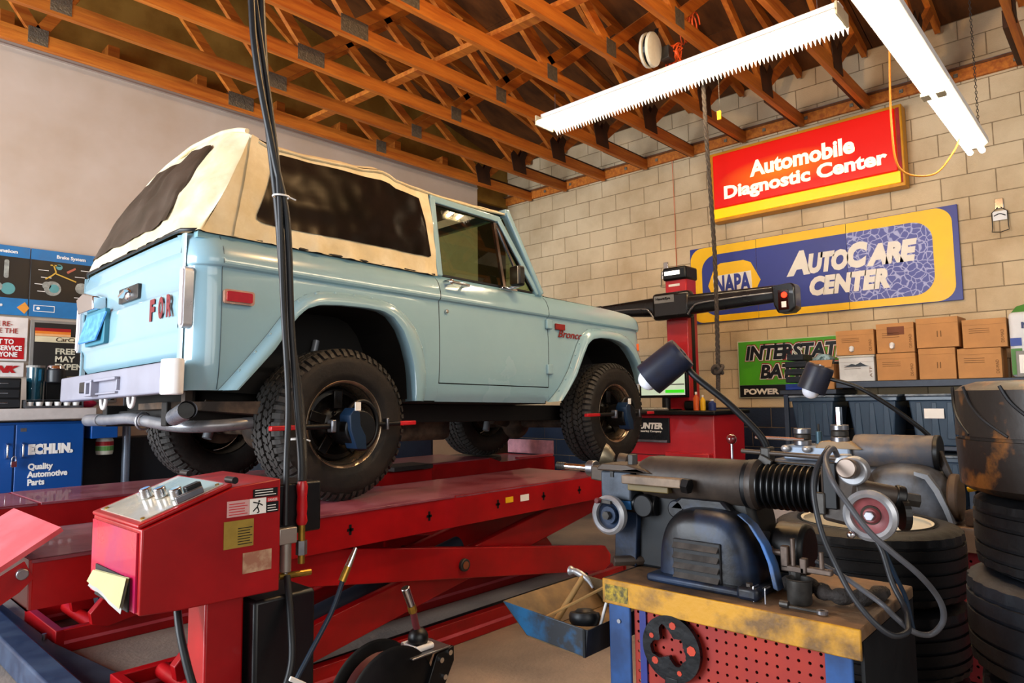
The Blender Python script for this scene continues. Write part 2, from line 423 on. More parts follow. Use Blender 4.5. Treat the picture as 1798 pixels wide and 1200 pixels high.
cordm = M('orange_cord', '#e08a2a', .5, 0, .05)
pts = crv([(4.30, .93, 4.0), (4.3, .95, 3.4), (4.35, .98, 2.85), (4.5, .98, 2.62), (4.75, .86, 2.62), (4.9, .77, 2.78), (4.95, .735, 2.90)], 10)
whole('extension_cord', 'yellow-orange cord looping below the right strip light in front of the red sign', 'cord', MB().tube(pts, .006, 8), cordm, smooth=60)
# cord reel hanging at the fixture
rl = thing('cord_reel', 'round white cord reel with a dark groove hanging from a truss beside the shop light', 'reel', (4.5, 2.55, 3.95))
cr = M('reel_white', '#d8d2bd', .45)
c0 = Vector((4.42, 2.60, 3.93)); ax = Vector((-.12, 1, .12)).normalized()
obj('disc', MB().lathe([(.0, .05), (.10, .05), (.125, .035), (.13, .015), (.112, .012), (.112, -.012), (.13, -.015), (.125, -.035), (.10, -.05), (0, -.05)], c0, ax, 36), cr, rl, smooth=40)
obj('groove', MB().cyl(c0-ax*.011, c0+ax*.011, .114, n=36), black, rl)
obj('bracket', MB().bar(c0+Vector((0, -.03, .0)), c0+Vector((0.02, -.05, .16)), .03, .006), blackm, rl)
obj('motor_box', MB().box(4.52, 4.62, 2.50, 2.58, 3.88, 3.98), darksteel, rl, bevel=.005)
oc = M('orange_cable', '#e2561e', .5, 0, .05)
pts = []
for k in range(70):
    a = k*.55; pts.append((4.66+.05*math.cos(a)+.02*math.sin(k*1.7), 2.53+.06*math.sin(a*1.1), 3.95+.07*math.sin(a)+.02*math.cos(k)))
whole('orange_cable_bundle', 'tangled orange extension cable bundle hanging beside the white reel', 'cable', MB().tube(crv(pts, 4), .006, 6), oc, smooth=60)
pts = [(4.78+.05*math.cos(k*.7)+.002*k, 2.39+.004*k, 4.22+.085*math.sin(k*.7)) for k in range(46)]
whole('orange_cable_coil', 'coil of orange cable hanging on a truss web above the shop light', 'cable', MB().tube(crv(pts, 3), .006, 6), oc, smooth=60)
yt = whole('yellow_tag', 'small yellow tag on the pull cord below the shop light', 'tag', MB().box(4.77, 4.785, 2.22, 2.25, 3.38, 3.45), yellowm, bevel=.003)
# dark rope with a knot
rope = MB()
pr0 = crv([(4.87, 2.40, 4.13), (4.87, 2.405, 4.05), (4.87, 2.39, 3.3), (4.87, 2.36, 2.4), (4.87, 2.365, 1.6), (4.87, 2.375, 1.30)], 60)
for ph in (0, 2.094, 4.189): rope.tube([p+Vector((.0085*math.cos(ph+i*.55), .0085*math.sin(ph+i*.55), 0)) for i, p in enumerate(pr0)], .0095, 6)
kn = [(4.87+.026*math.cos(a*2)*(1+.3*math.cos(a*3)), 2.368+.032*math.sin(a*2)*(1+.3*math.cos(a*3)), 1.488+.028*math.sin(a*3)) for a in [2*math.pi*k/30 for k in range(30)]]
rr = thing('rope', 'dark braided rope with a knot near its end hanging from the trusses', 'rope', (4.87, 2.40, 4.1))
obj('strand', rope, M('dark_rope', '#4a4038', .8, 0, .3, 60, bump=.4), rr, smooth=60)
obj('knot', MB().tube(crv(kn, 3, True), .014, 7, closed=True), MATS['dark_rope'], rr, smooth=60)
whole('orange_string', 'thin orange string hanging down the block wall beside the blue sign', 'string', MB().tube([(6.97, 3.86, 4.03), (6.975, 3.85, 3.4), (6.975, 3.85, 2.75)], .003, 5), oc)

# bulb and point light added out of view to warm the trusses
wb_ = thing('added_bulb', 'added warm bulb above the view, put there to light the trusses', 'lamp', (2.6, 1.5, 4.0))
obj('cord', MB().tube([(2.6, 1.5, 4.3), (2.6, 1.5, 3.62)], .004, 6), black, wb_)
obj('socket', MB().cyl((2.6, 1.5, 3.56), (2.6, 1.5, 3.62), .018), black, wb_)
pl_ = bpy.data.lights.new('added_bulb_light', 'POINT'); pl_.energy = 110; pl_.color = (1, .60, .26); pl_.shadow_soft_size = .05
plo = bpy.data.objects.new('added_bulb_light', pl_); C.objects.link(plo); plo.location = (2.6, 1.5, 3.52)
# ================================================================ TRUCK
paint = M('light_blue_paint', '#8cb0bd', .24, 0, .04, 1.5, coat=.7, col2='#87abb9')
paintd = M('light_blue_inner', '#7fa8b2', .4, 0, .05, 2)
canvas = M('cream_canvas', '#e0d6b8', .8, 0, .10, 5, bump=.45, bscale=12, col2='#cfc09a', spec=.2)
vinyl = M('dark_vinyl_window', '#050403', .3, 0, .4, 3, bump=.04, spec=.04, bscale=4, col2='#1c1411')
vinylr = M('brown_vinyl_window', '#4a3d33', .45, 0, .2, 3, bump=.08, spec=.2, bscale=4, col2='#33291f')
under = M('underbody', '#17130f', .75, 0, .3, 5)
rust = M('rusty_axle', '#5d4a3a', .7, .2, .4, 9, col2='#2c221a')
tirem = M('tire_rubber', '#28231f', .62, 0, .15, 9, bump=.15, bscale=60, col2='#1c1917', spec=.25)
treadm = M('tire_tread', '#34322f', .6, 0, .2, 12, bump=.2, bscale=50, spec=.4)
rimm = M('rim_ring', '#b9a48c', .28, .85, .2, 10)
glass = glassy('green_tinted_glass', (.80, .86, .72), .10)
lensr = M('red_lens', '#b0101a', .12, 0, .1, 30, coat=.8)
amber = M('amber_lens', '#ff6a10', .15, 0, .05, 30, coat=.8, emit=.15)
a_ = Vector((0.99978544, 0.00139107, -0.02066742)); b_ = Vector((-0.00177168, 0.99982897, -0.01840903)); c_ = Vector((0.02063828, 0.0184417, 0.99961691))
TM = Matrix(((a_.x, b_.x, c_.x, 1.902), (a_.y, b_.y, c_.y, 2.87), (a_.z, b_.z, c_.z, 1.153), (0, 0, 0, 1)))
truck = thing('off_road_truck', 'light blue vintage two-door off-road truck with a cream soft top raised on the red lift', 'truck', mat=TM)
W = 1.56
def tp(name, mb, mat, par=None, **k): return obj(name, mb, mat, par or truck, local=True, **k)
def mir(mb):
    m = MB(); m.v = [Vector((v.x, W-v.y, v.z)) for v in mb.v]; m.f = [f[::-1] for f in mb.f]; m.mi = list(mb.mi); return m
YP = [(.10, .06), (.14, .035), (.18, .014), (.25, .002), (.35, -.004), (.5, -.004), (.60, .0), (.685, .004), (.6955, .006), (.7015, .004), (.708, -.009), (.7175, -.014), (.745, -.013), (.78, -.003), (.82, .016), (.845, .040), (.855, .06)]
def yo(x, z):
    y = interp(YP, z)
    if x > 2.60: 
        d = min(.21, x-2.60); y += .21-math.sqrt(max(0, .21**2-d*d))
    if x < -.62:
        d = min(.13, -.62-x); y += .13-math.sqrt(max(0, .13**2-d*d))
    return y
RO = [(-.62, .17), (-.42, .42), (-.31, .57), (-.24, .625), (-.16, .655), (-.04, .667), (.10, .668), (.21, .66), (.30, .635), (.38, .585), (.44, .52), (.485, .42), (.51, .30), (.523, .135)]
RI = [(-.56, .17), (-.40, .35), (-.30, .50), (-.25, .55), (-.18, .577), (-.07, .588), (.08, .592), (.18, .588), (.25, .562), (.31, .50), (.35, .42), (.38, .33), (.393, .25), (.40, .135)]
FO = [(1.58, .14), (1.68, .25), (1.77, .37), (1.86, .53), (1.92, .61), (2.0, .66), (2.10, .678), (2.25, .682), (2.39, .678), (2.50, .65), (2.58, .60), (2.67, .49), (2.72, .39), (2.755, .30)]
FI = [(1.64, .15), (1.72, .23), (1.80, .32), (1.89, .47), (1.94, .545), (2.0, .583), (2.10, .60), (2.22, .602), (2.33, .59), (2.43, .56), (2.50, .51), (2.57, .44), (2.615, .36), (2.64, .29)]
def side(xs, zb, zt, nz=14, th=.0):
    rows = []
    for x in xs:
        b0, t0 = zb(x), zt(x)
        if t0 > .5 and nz > 8:
            c_ = min(.6955, t0*.94); k_ = (t0-c_)/(.85-.6955); n1 = nz-7
            zz = [lerp(b0, c_, i/n1) for i in range(n1+1)]+[c_+k_*q for q in (.006, .0125, .022, .05, .085, .12)]+[t0]
        else: zz = [lerp(b0, t0, i/nz) for i in range(nz+1)]
        rows.append([Vector((x, yo(x, z), z)) for z in zz])
    return MB().grid(rows)
def fr(a, b, n): return [lerp(a, b, i/n) for i in range(n+1)]
top = lambda x: .850
def ftop(x): return interp([(1.5, .850), (2.2, .846), (2.4, .840), (2.556, .826), (2.65, .80), (2.72, .765), (2.77, .715), (2.80, .66), (2.815, .60)], x)
def qbot(x): return .17 if x < -.62 else (interp(RO, x) if x < .523 else .14)
def fbot(x): return .15 if x < 1.58 else (interp(FO, x) if x < 2.755 else .30)
xq = fr(-.75, -.62, 8)[:-1]+fr(-.62, .523, 44)+[.5235, .56, .607]
xf = [1.566, 1.5795]+fr(1.58, 2.755, 50)[:]+[2.756, 2.77, 2.785, 2.80, 2.81]
for far in (0, 1):
    g = mir if far else (lambda m: m)
    tp('quarter_panel', g(side(xq, qbot, top, 22)), paint, smooth=30)
    dr = tp('door', g(side([.612, .62]+fr(.65, 1.52, 10)+[1.553, 1.561], lambda x: .24, top, 22)), paint, smooth=30)
    tp('rocker_panel', g(side([.607, .8, 1.2, 1.566], lambda x: .135, lambda x: .234, 6)), paint, smooth=30)
    tp('front_fender', g(side(xf, fbot, ftop, 22)), paint, smooth=30)
    # flares
    for O_, I_ in ((RO, RI), (FO, FI)):
        o2 = resample([(p[0], 0, p[1]) for p in O_], 48); i2 = resample([(p[0], 0, p[1]) for p in I_], 48); rows = []
        for p, q in zip(o2, i2):
            row = []
            for t, y in ((0, -.004), (.10, -.012), (.20, -.030), (.34, -.046), (.55, -.056), (.80, -.060), (.95, -.056), (1., -.045)):
                r = p.lerp(q, t); row.append(Vector((r.x, yo(p.x, p.z)*(1-t)+y, r.z)))
            d = (p-q).normalized(); row.append(Vector((q.x, .0, q.z))+d*.01); row.append(Vector((q.x, .06, q.z))+d*.02)
            rows.append(row)
        fl = tp('fender_flare', g(MB().grid(rows)), paint, smooth=45)
        rv = MB(); 
        for k in range(3, 46, 3):
            p = o2[k].lerp(i2[k], .14); rv.sph((p.x, yo(o2[k].x, o2[k].z)*.86-.018, p.z), .009, 8, 5, (1, .6, 1))
        tp('rivet', g(rv), paint, fl, smooth=60, kind='stuff')
        # wheel-well liner
        rows = [[Vector((q.x, .02, q.z+.012)), Vector((q.x, .36, q.z+.012))] for q in i2]
        lw = MB().grid(rows); lw.add([(q.x, .36, q.z+.012) for q in i2], [tuple(range(48))]); tp('wheel_well', g(lw), under)
    # black seam behind the flare, door shut lines
    # door hinges, handle, lock
    if not far:
        for z in (.655, .355):
            h = tp('hinge', MB().box(1.535, 1.59, -.022, .0, z-.032, z+.032), paint, dr, bevel=.006)
        hb = MB(); hb.bar((.655, -.045, .811), (.80, -.045, .806), .022, .016); hb.cyl((.665, .02, .812), (.665, -.05, .812), .016, n=14); hb.cyl((.79, .01, .806), (.79, -.04, .806), .009, n=12)
        tp('door_handle', hb, chrome, dr, bevel=.005)
        tp('door_lock', MB().cyl((.66, .0, .644), (.66, -.016, .644), .014, .010, 16), chrome, dr, bevel=.003)
    # window frame of the door: outer loop minus glass
    def wy(z): return .045+(z-.85)*.145
    P = lambda x, z, dy=0: Vector((x, wy(z)+dy, z))
    fb = MB()
    for p, q, w_ in (((.638, .85), (.636, 1.32), .04), ((.62, 1.322), (1.205, 1.315), .04), ((1.19, 1.325), (1.50, .852), .036)):
        fb.bar(P(*p, -.008), P(*q, -.008), w_, .035, up=(0, 1, 0))
    tp('window_frame', g(fb), paint, dr, bevel=.006)
    vb = MB().bar(P(1.165, 1.31), P(1.19, .86), .022, .02, up=(0, 1, 0)); tp('vent_window_post', g(vb), chrome if not far else steel, dr)
    vb2 = MB().bar(P(1.185, 1.29, -.004), P(1.34, .95, -.004), .014, .012, up=(0, 1, 0)); tp('vent_window_frame', g(vb2), chrome, dr)
    ri = MB()
    for p, q in (((.662, .86), (.66, 1.30)), ((.66, 1.30), (1.165, 1.295)), ((1.45, .86), (.662, .86)), ((1.19, 1.29), (1.46, .87))): ri.bar(P(*p, -.004), P(*q, -.004), .012, .02, up=(0, 1, 0))
    tp('window_seal', g(ri), black, dr)
    gl = MB().add([P(.655, .85), P(1.185, .85), P(1.165, 1.305), P(.652, 1.305)], [(0, 1, 2, 3)]); tp('door_glass', g(gl), glass, dr)
    gl = MB().add([P(1.195, .85), P(1.465, .85), P(1.178, 1.30)], [(0, 1, 2)]); tp('vent_glass', g(gl), glass, dr)
    # windshield pillar
    wp = MB().bar((1.275, .105, 1.375), (1.522, .03, .85), .035, .06, up=(0, 1, 0)); tp('windshield_pillar', g(wp), paint, bevel=.008)
# body shell behind the gaps, floor
sh = MB()
for g2 in (0, 1):
    y0 = .055 if not g2 else W-.055; y1 = .075 if not g2 else W-.075
    sh.box(.45, 1.60, min(y0, y1), max(y0, y1), .14, .83)
sh.box(.40, 1.60, .06, W-.06, .13, .16); sh.box(-.70, .45, .36, W-.36, .28, .31); sh.box(1.55, 1.60, .06, W-.06, .13, .86)
sh.box(-.72, -.60, .08, W-.08, .20, .23); sh.box(.42, .45, .06, W-.06, .13, .32); sh.box(-.60, -.57, .36, W-.36, .10, .34)
tp('inner_body', sh, under)
# belt rails
for y in (.05, W-.05): tp('belt_rail', MB().box(-.72, 1.56, y-.012, y+.03, .825, .852), under if False else paintd)
# rear corner and tailgate
XR = -.75
tgp = [(.855, -.735), (.845, -.755), (.80, -.762), (.765, -.765), (.752, -.755), (.745, -.752), (.70, -.752), (.61, -.754), (.60, -.762), (.59, -.766), (.44, -.766), (.425, -.758), (.41, -.752), (.34, -.752), (.325, -.742), (.31, -.73)]
rows = []
for z, x in tgp: rows.append([Vector((x+.012*((2*t-1)**4), lerp(.125, W-.125, t), z)) for t in fr(0, 1, 16)])
tg = tp('tailgate', MB().grid(rows), paint, smooth=40)
for y0, y1 in ((.125, .112), (W-.125, W-.112)):
    pass
for m_ in (0, 1):
    cp = MB()
    yy = lambda y: W-y if m_ else y
    rws = []
    for z in (.17, .20, .25, .30, .40, .50, .60, .70, .80, .845):
        xx = -.75+(.03 if z < .2 else 0)
        rws.append([Vector((xx+.004, yy(.085), z)), Vector((xx-.002, yy(.10), z)), Vector((xx-.003, yy(.118), z)), Vector((xx+.02, yy(.122), z))])
    cp.grid(rws); tp('corner_post', cp, paint, smooth=40)
tp('rear_valance', MB().grid([[Vector((-.745, lerp(.11, W-.11, t), .30)) for t in fr(0, 1, 8)], [Vector((-.742, lerp(.11, W-.11, t), .22)) for t in fr(0, 1, 8)], [Vector((-.70, lerp(.11, W-.11, t), .17)) for t in fr(0, 1, 8)]]), paint, smooth=60)
for m_ in (0, 1):
    yy = (lambda y: W-y) if m_ else (lambda y: y)
    tlb = MB().poly(rrect(.046, .094, .430, .695, .022), lambda u, v, t: (t, yy(u), v), -.725, -.762)
    tl = tp('tail_light', tlb, MATS.get('light_bezel') or M('light_bezel', '#c9cbd0', .3, .4), bevel=.005)
    tp('light_lens', MB().poly(rrect(.054, .087, .442, .683, .014), lambda u, v, t: (t, yy(u), v), -.76, -.768), M('clear_lens', '#ece2e2', .3, 0, .1, 20, coat=.7) if 'clear_lens' not in MATS else MATS['clear_lens'], tl)
# latch, plate bracket, plate, letters
la = tp('tailgate_latch', MB().poly(rrect(.57, .83, .622, .694, .006, 2), lambda u, v, t: (t, u, v), -.75, -.768), darksteel, tg, bevel=.002)
hl = MB().sph((-.768, .70, .657), .032, 12, 8, (.5, 1.2, 1)); hl.bar((-.79, .66, .665), (-.79, .74, .645), .02, .012); tp('latch_handle', hl, chrome, tg, smooth=50)
lp_ = tp('plate_lamp', MB().poly([(1.05, .62), (1.30, .62), (1.34, .70), (1.22, .725), (1.06, .69)], lambda u, v, t: (t, u, v), -.755, -.82), chrome, tg, bevel=.006)
tp('license_plate_bracket', MB().poly(rrect(.95, 1.25, .44, .62, .01, 2), lambda u, v, t: (t, u, v), -.765, -.79), M('teal_metal', '#3a7f93', .4), tg, bevel=.003)  # one even teal tone for the bracket behind the plate
bluepl = M('blue_plate', '#5fa6dd', .35, 0, .15, 30, col2='#3c83c8')
platev = [(-.792, .93, .60), (-.792, 1.24, .60), (-.815, 1.28, .46), (-.815, 1.0, .46)]
pb = MB().add([Vector(v) for v in platev]+[Vector(v)+Vector((.006, 0, -.004)) for v in platev], [(0, 1, 2, 3), (7, 6, 5, 4), (0, 4, 5, 1), (1, 5, 6, 2), (2, 6, 7, 3), (3, 7, 4, 0)])
tp('license_plate', pb, bluepl, tg, label='blue licence plate tilted out')
MW['x'] = TM
def ttext(body, org, xd, yd, w, h, mat, par, **k):
    R3 = TM.to_3x3(); return text(body, TM @ Vector(org), R3 @ Vector(xd), R3 @ Vector(yd), w, h, mat, par, **k)
letm = M('dark_red_letters', '#7a1a22', .5)
for ch, y in (('F', .405), ('O', .305), ('R', .215)):
    ttext(ch, (-.768, y, .49), (0, -1, 0), (0, 0, 1), .055, .10, letm, tg, name='letter', bold=.05)
tp('panel_seam', MB().tube([Vector((-.625, yo(-.625, z)-.0005, z)) for z in (.175, .25, .35, .5, .6, .69, .702, .72, .78, .845)], .0022, 5), M('seam_dark', '#3f545c', .6))
# side markers, badge
sm = tp('side_marker', MB().poly(rrect(-.622, -.485, .543, .605, .012), lambda u, v, t: (u, t, v), .0, -.018), M('marker_frame', '#d8a890', .25, .5), bevel=.003)
tp('marker_lens', MB().poly(rrect(-.612, -.497, .552, .596, .008), lambda u, v, t: (u, t, v), -.015, -.026), lensr, sm, bevel=.003)
af = tp('turn_signal', MB().poly(rrect(2.655, 2.755, .548, .605, .008), lambda u, v, t: (u, t+yo(u, v), v), .0, -.02), amber, bevel=.003)
dr0 = [c for c in truck.children if c.name.startswith('front_fender')][0]
bdg = M('badge_red', '#8a1c1c', .4)
tp('badge', MB().box(1.635, 1.735, -.014, -.002, .628, .668), bdg, dr0, bevel=.002)
ttext('Bronco', (1.665, -.006, .578), (1, 0, 0), (0, 0, 1), .27, .052, bdg, dr0, name='badge_script', shear=.35, bold=.012)
# hood, cowl, nose
def hz(x, y):
    e = min(y-.06, W-.06-y); return ftop(x)+.004+.035*min(1, max(0, e)/.25)**.7*(1 if x < 2.5 else max(0, (2.80-x)/.3))
xs = [1.50, 1.58, 1.8, 2.0, 2.2, 2.4, 2.52, 2.60, 2.66, 2.71, 2.75]
rows = [[Vector((x, y, hz(x, y))) for y in [.05, .07, .10, .15, .22, .32, .5, .78, 1.06, 1.24, 1.34, 1.41, 1.46, 1.49, 1.51]] for x in xs]
tp('hood', MB().grid(rows), paint, smooth=50)
tp('grille', MB().box(2.70, 2.765, .24, W-.24, .36, .74), M('grille_gray', '#777c80', .5), bevel=.01)
fb = MB().box(2.60, 2.78, .18, W-.18, .27, .37); fb.box(2.66, 2.775, .18, W-.18, .70, .76); tp('front_panel', fb, paint, bevel=.012)
tp('front_bumper', MB().box(2.80, 2.86, .12, W-.12, .22, .36), chrome, bevel=.012)
for y in (.38, W-.38):
    hlm = tp('headlight', MB().cyl((2.75, y, .58), (2.785, y, .58), .095, n=28), chrome, bevel=.006)
    tp('headlight_lens', MB().sph((2.775, y, .58), .085, 20, 8, (.35, 1, 1)), M('clear_glass_lens', '#cfd6d8', .1, 0, .1), hlm, smooth=60)
# windshield
wf = MB(); wf.bar((1.285, .09, 1.375), (1.285, W-.09, 1.375), .05, .05); wf.bar((1.52, .03, .862), (1.52, W-.03, .862), .06, .035)
tp('windshield_frame', wf, paint, bevel=.008)
tp('windshield', MB().add([(1.285, .11, 1.36), (1.285, W-.11, 1.36), (1.515, W-.06, .87), (1.515, .06, .87)], [(0, 1, 2, 3)]), glass)
# soft top
def nz(p, s, k=0): return noise.noise(Vector((p[0]*s+k, p[1]*s, p[2]*s)))
TL = [(-.47, 1.396), (-.381, 1.368), (-.18, 1.372), (0, 1.387), (.16, 1.40), (.27, 1.418), (.325, 1.415), (.37, 1.395), (.52, 1.385), (.68, 1.372), (.95, 1.378), (1.30, 1.390)]
def roof(x, t):
    y = lerp(.12, W-.12, t); e = 1-abs(2*t-1)**2.6
    return Vector((x, y, interp(TL, x)+.088*e+.006*nz((x*3, y*2, 0), 3)))
rows = [[roof(x, t)-Vector((0, 0, .03 if t in (0, 1) else 0))+Vector((0, (-.012 if t == 0 else .012 if t == 1 else 0), 0)) for t in [0]+fr(0, 1, 22)+[1]] for x in fr(-.47, 1.30, 56)]
st = tp('soft_top', MB().grid(rows), canvas, smooth=60)
rows = [[roof(x, t)+Vector((0, 0, -.012)) for t in fr(0, 1, 8)] for x in fr(-.46, 1.29, 12)]
tp('headliner', MB().grid(rows), black, st)
seam = MB().tube([roof(x, 0)+Vector((0, -.018, -.028)) for x in fr(-.47, 1.31, 40)], .008, 6); tp('top_seam', seam, canvas, st, smooth=60)
tp('top_bow', MB().tube([roof(-.475, t)+Vector((-.004, 0, .002)) for t in fr(0, 1, 30)], .012, 8), canvas, st, smooth=60)
def curt(x, v, far=False):
    """side curtain, v 0 belt .. 1 top"""
    zt = interp(TL, x)-.02 if x > -.47 else 1.376
    xb = x if x > -.42 else x-(.28)*min(1, (-.42-x)/.05)*0
    z = lerp(.848, zt, v); y = lerp(.022, .108, v)-.012*math.sin(math.pi*v)
    wr_ = .007*nz((x*1.2, 0, v*.6), 9)*(1.6-v)+(.010*max(0, nz((x, 0, 0), 16, 3))*max(0, 1-v*4.5))*3
    return Vector((x, y-wr_, z))
for far in (0, 1):
    g = mir if far else (lambda m: m)
    rows = []
    for i in range(64):
        s = i/63; row = []
        for j in range(25):
            v = j/24
            xl = lerp(-.715, -.468, v**.9); xr = lerp(.618, .612, v); x = lerp(xl, xr, s); row.append(curt(x, v))
        rows.append(row)
    sc = tp('side_curtain', g(MB().grid(rows)), canvas, st, smooth=70)
    # window polygon in (x, v)
    wo = [(-.462, .20), (-.45, .235), (-.40, .55), (-.352, .86), (-.33, .885), (.0, .90), (.3, .88), (.52, .87), (.548, .85), (.557, .5), (.575, .215), (.56, .195), (.30, .185), (0, .188), (-.3, .178), (-.435, .178)]
    xs_ = fr(-.462, .575, 50); rows = []
    for x in xs_:
        lo = interp([(-.462, .20), (-.435, .178), (-.3, .178), (0, .188), (.30, .185), (.56, .195), (.575, .215)], x)
        hi = interp([(-.462, .24), (-.40, .58), (-.355, .90), (-.33, .935), (0, .93), (.3, .89), (.52, .88), (.548, .87), (.557, .5), (.575, .23)], x)
        rows.append([curt(x, lerp(lo, hi, k/14))+Vector((0, -.006, 0)) for k in range(15)])
    tp('side_window', g(MB().grid(rows)), vinyl, st, smooth=70, label='dark clear-vinyl window sewn into the soft top')
tp('side_flap', MB().grid([[curt(lerp(-.45, -.56, 1-v)+dx, v)+Vector((0, -.012, 0)) for v in fr(0, 1, 12)] for dx in (-.018, 0, .018)]), canvas, st, smooth=60)
# rear curtain
BW = [(.132, 1.396), (.20, 1.43), (.344, 1.462), (.675, 1.485), (.885, 1.487), (1.051, 1.481), (1.22, 1.455), (1.30, 1.428), (1.363, 1.396), (1.43, 1.37)]
def rear(s, v):
    """s 0 near .. 1 far, v 0 tailgate .. 1 bow"""
    yb = lerp(.06, 1.50, s); y1 = lerp(.125, 1.435, s)
    y = lerp(yb, y1, v); z1 = interp(BW, y1)
    e = 1-abs(2*s-1)**4
    x = lerp(-.775+.03*(1-e), -.475, v); z = lerp(.858, z1, v)
    bulge = .035*math.sin(math.pi*v)
    p = Vector((x-bulge*.8, y, z+bulge*.2))
    w_ = .012*nz((s*5, v*2.2, 1), 2.5)+.010*max(0, nz((s*9, v*1.5, 5), 2))*(1-v)
    fold = .022*math.exp(-((v-.18)/.2)**2)*math.exp(-((s-.07)/.06)**2)*math.sin(s*70+v*9)
    p = p+Vector((-w_*1.3, 0, w_*.4))
    k = max(0, 1-s/.12)
    if k: q = Vector((lerp(-.715, -.468, v**.9), 0, 0)); q = curt(q.x, v); p = p.lerp(q, k*k*(3-2*k)) if k < 1 else q
    k = max(0, 1-(1-s)/.12)
    if k: q = curt(lerp(-.715, -.468, v**.9), v); q.y = W-q.y; p = p.lerp(q, k*k*(3-2*k)) if k < 1 else q
    return p+Vector((-fold*.7, -fold*.7, fold*.4))
rows = [[rear(s, v) for v in fr(0, 1, 30)] for s in fr(0, .2, 26)[:-1]+fr(.2, 1, 36)]
rc = tp('rear_curtain', MB().grid(rows), canvas, st, smooth=70)
rows = []
for k in range(31):
    s = lerp(.15, .93, k/30)
    lo = interp([(.15, .12), (.22, .11), (.86, .11), (.93, .15)], s); hi = interp([(.15, .20), (.155, .45), (.175, .82), (.19, .86), (.35, .875), (.55, .87), (.80, .855), (.88, .82), (.93, .70)], s)
    rows.append([rear(s, lerp(lo, hi, q/14))+Vector((-.008, 0, .004)) for q in range(15)])
tp('rear_window', MB().grid(rows), vinylr, st, smooth=70, label='brownish clear-vinyl rear window')
tp('belt_strip', MB().tube([Vector((-.735, W-.10, .858)), Vector((-.765, W-.2, .858)), Vector((-.768, .2, .858)), Vector((-.765, .10, .858)), Vector((-.72, .045, .856)), Vector((-.62, .03, .854)), Vector((.6, .03, .852))], .008, 6), black, smooth=60)
# mirror
mr_ = tp('side_mirror', MB().box(1.175, 1.235, -.10, -.02, .855, .985), black, bevel=.015)
tp('mirror_face', MB().box(1.168, 1.176, -.092, -.028, .865, .975), chrome, mr_)
mb_ = MB().bar((1.19, .02, .845), (1.215, -.06, .862), .03, .02); mb_.bar((1.12, .005, .845), (1.26, .005, .842), .03, .016); tp('mirror_arm', mb_, chrome, mr_, bevel=.004)
# interior
seatm = M('black_seat', '#15110f', .6)
for y in (.42, W-.42):
    s1 = MB().box(.55, 1.0, y-.22, y+.22, .35, .52); s1.bar((.58, y, .5), (.42, y, 1.0), .42, .11, up=(1, 0, 0)); tp('seat', s1, seatm, bevel=.03)
rb = MB()
for y in (.17, W-.17): rb.tube(crv([(.42, y, .2), (.42, y, .9), (.42, y+(.03 if y < 1 else -.03), 1.30)], 5), .022, 8)
rb.tube([(.42, .2, 1.31), (.42, W-.2, 1.31)], .022, 8); tp('roll_bar', rb, black, smooth=60)
tp('dashboard', MB().box(1.38, 1.52, .08, W-.08, .68, .88), seatm, bevel=.02)
sw = MB().tube([Vector((1.22+.06*math.sin(a), 1.12+.18*math.cos(a), .86+.17*math.sin(a))) for a in [2*math.pi*k/28 for k in range(28)]], .010, 8, closed=True); sw.cyl((1.22, 1.12, .86), (1.42, 1.12, .76), .02); tp('steering_wheel', sw, black, smooth=60)
# underbody
ub = MB()
for y in (.38, W-.38): ub.box(-.70, 2.75, y-.03, y+.03, .02, .13)
for x in (-.6, -.15, .8, 1.5, 2.4): ub.box(x-.04, x+.04, .38, W-.38, .03, .10)
tp('chassis_frame', ub, under, bevel=.006)
tp('fuel_tank', MB().box(-.52, -.22, .42, W-.42, .02, .26), under, bevel=.03)
tp('transfer_case', MB().box(.7, 1.25, .60, .98, -.10, .16), rust, bevel=.04)
ls = MB()
for y in (.30, W-.30):
    for k, l in enumerate((.55, .47, .38, .28)): ls.tube(crv([(-l, y, .13-.017*k-(.02*(.55-l))), (0, y, .055-.015*k), (l, y, .13-.017*k)], 6), .011, 4)
tp('leaf_spring', ls, rust)
for x0 in (0.0, 2.33):
    ax_ = MB().cyl((x0, .12, .0), (x0, W-.12, .0), .038, n=16); yc = .78 if x0 == 0 else 1.0
    ax_.sph((x0, yc, .0), .13, 18, 12, (1, .8, 1)); ax_.cyl((x0, yc, 0), (x0+(.28 if x0 == 0 else -.28), yc, .03), .05, .035); tp('axle', ax_, rust, smooth=50)
for x0, y in ((-.12, .30), (-.12, W-.30), (2.2, .34), (2.2, W-.34)): sk = MB().cyl((x0, y, -.06), (x0+.12, y+.03, .30), .028, n=14); sk.cyl((x0+.12, y+.03, .30), (x0+.16, y+.035, .46), .018, n=12); tp('shock_absorber', sk, MATS.get('shock_silver') or M('shock_silver', '#9b9ea3', .4, .5), smooth=50)
tp('driveshaft', MB().cyl((.25, .78, .02), (.8, .78, .02), .03), darksteel, smooth=50)
exm = M('exhaust_steel', '#8f9095', .3, .45, .2, 8)
ex = MB().tube(crv([(-.70, 1.30, .055), (-.70, 1.05, .055), (-.70, .80, .060), (-.69, .60, .045), (-.64, .35, .02), (-.5, .24, .02), (-.2, .22, .04), (.5, .26, .05)], 8), .028, 12); tp('exhaust_pipe', ex, exm, smooth=60)
tt = MB().tube([(-.68, .30, .06), (-.74, .02, .088)], .038, 20, caps=False); tt.cyl((-.705, .16, .072), (-.735, .05, .085), .0335, n=20, mi=1); e1 = tp('exhaust_tip', tt, [exm, black], smooth=60)
tp('exhaust_tip', MB().tube([(-.70, 1.44, .055), (-.70, 1.22, .055)], .033, 18), exm, smooth=60)
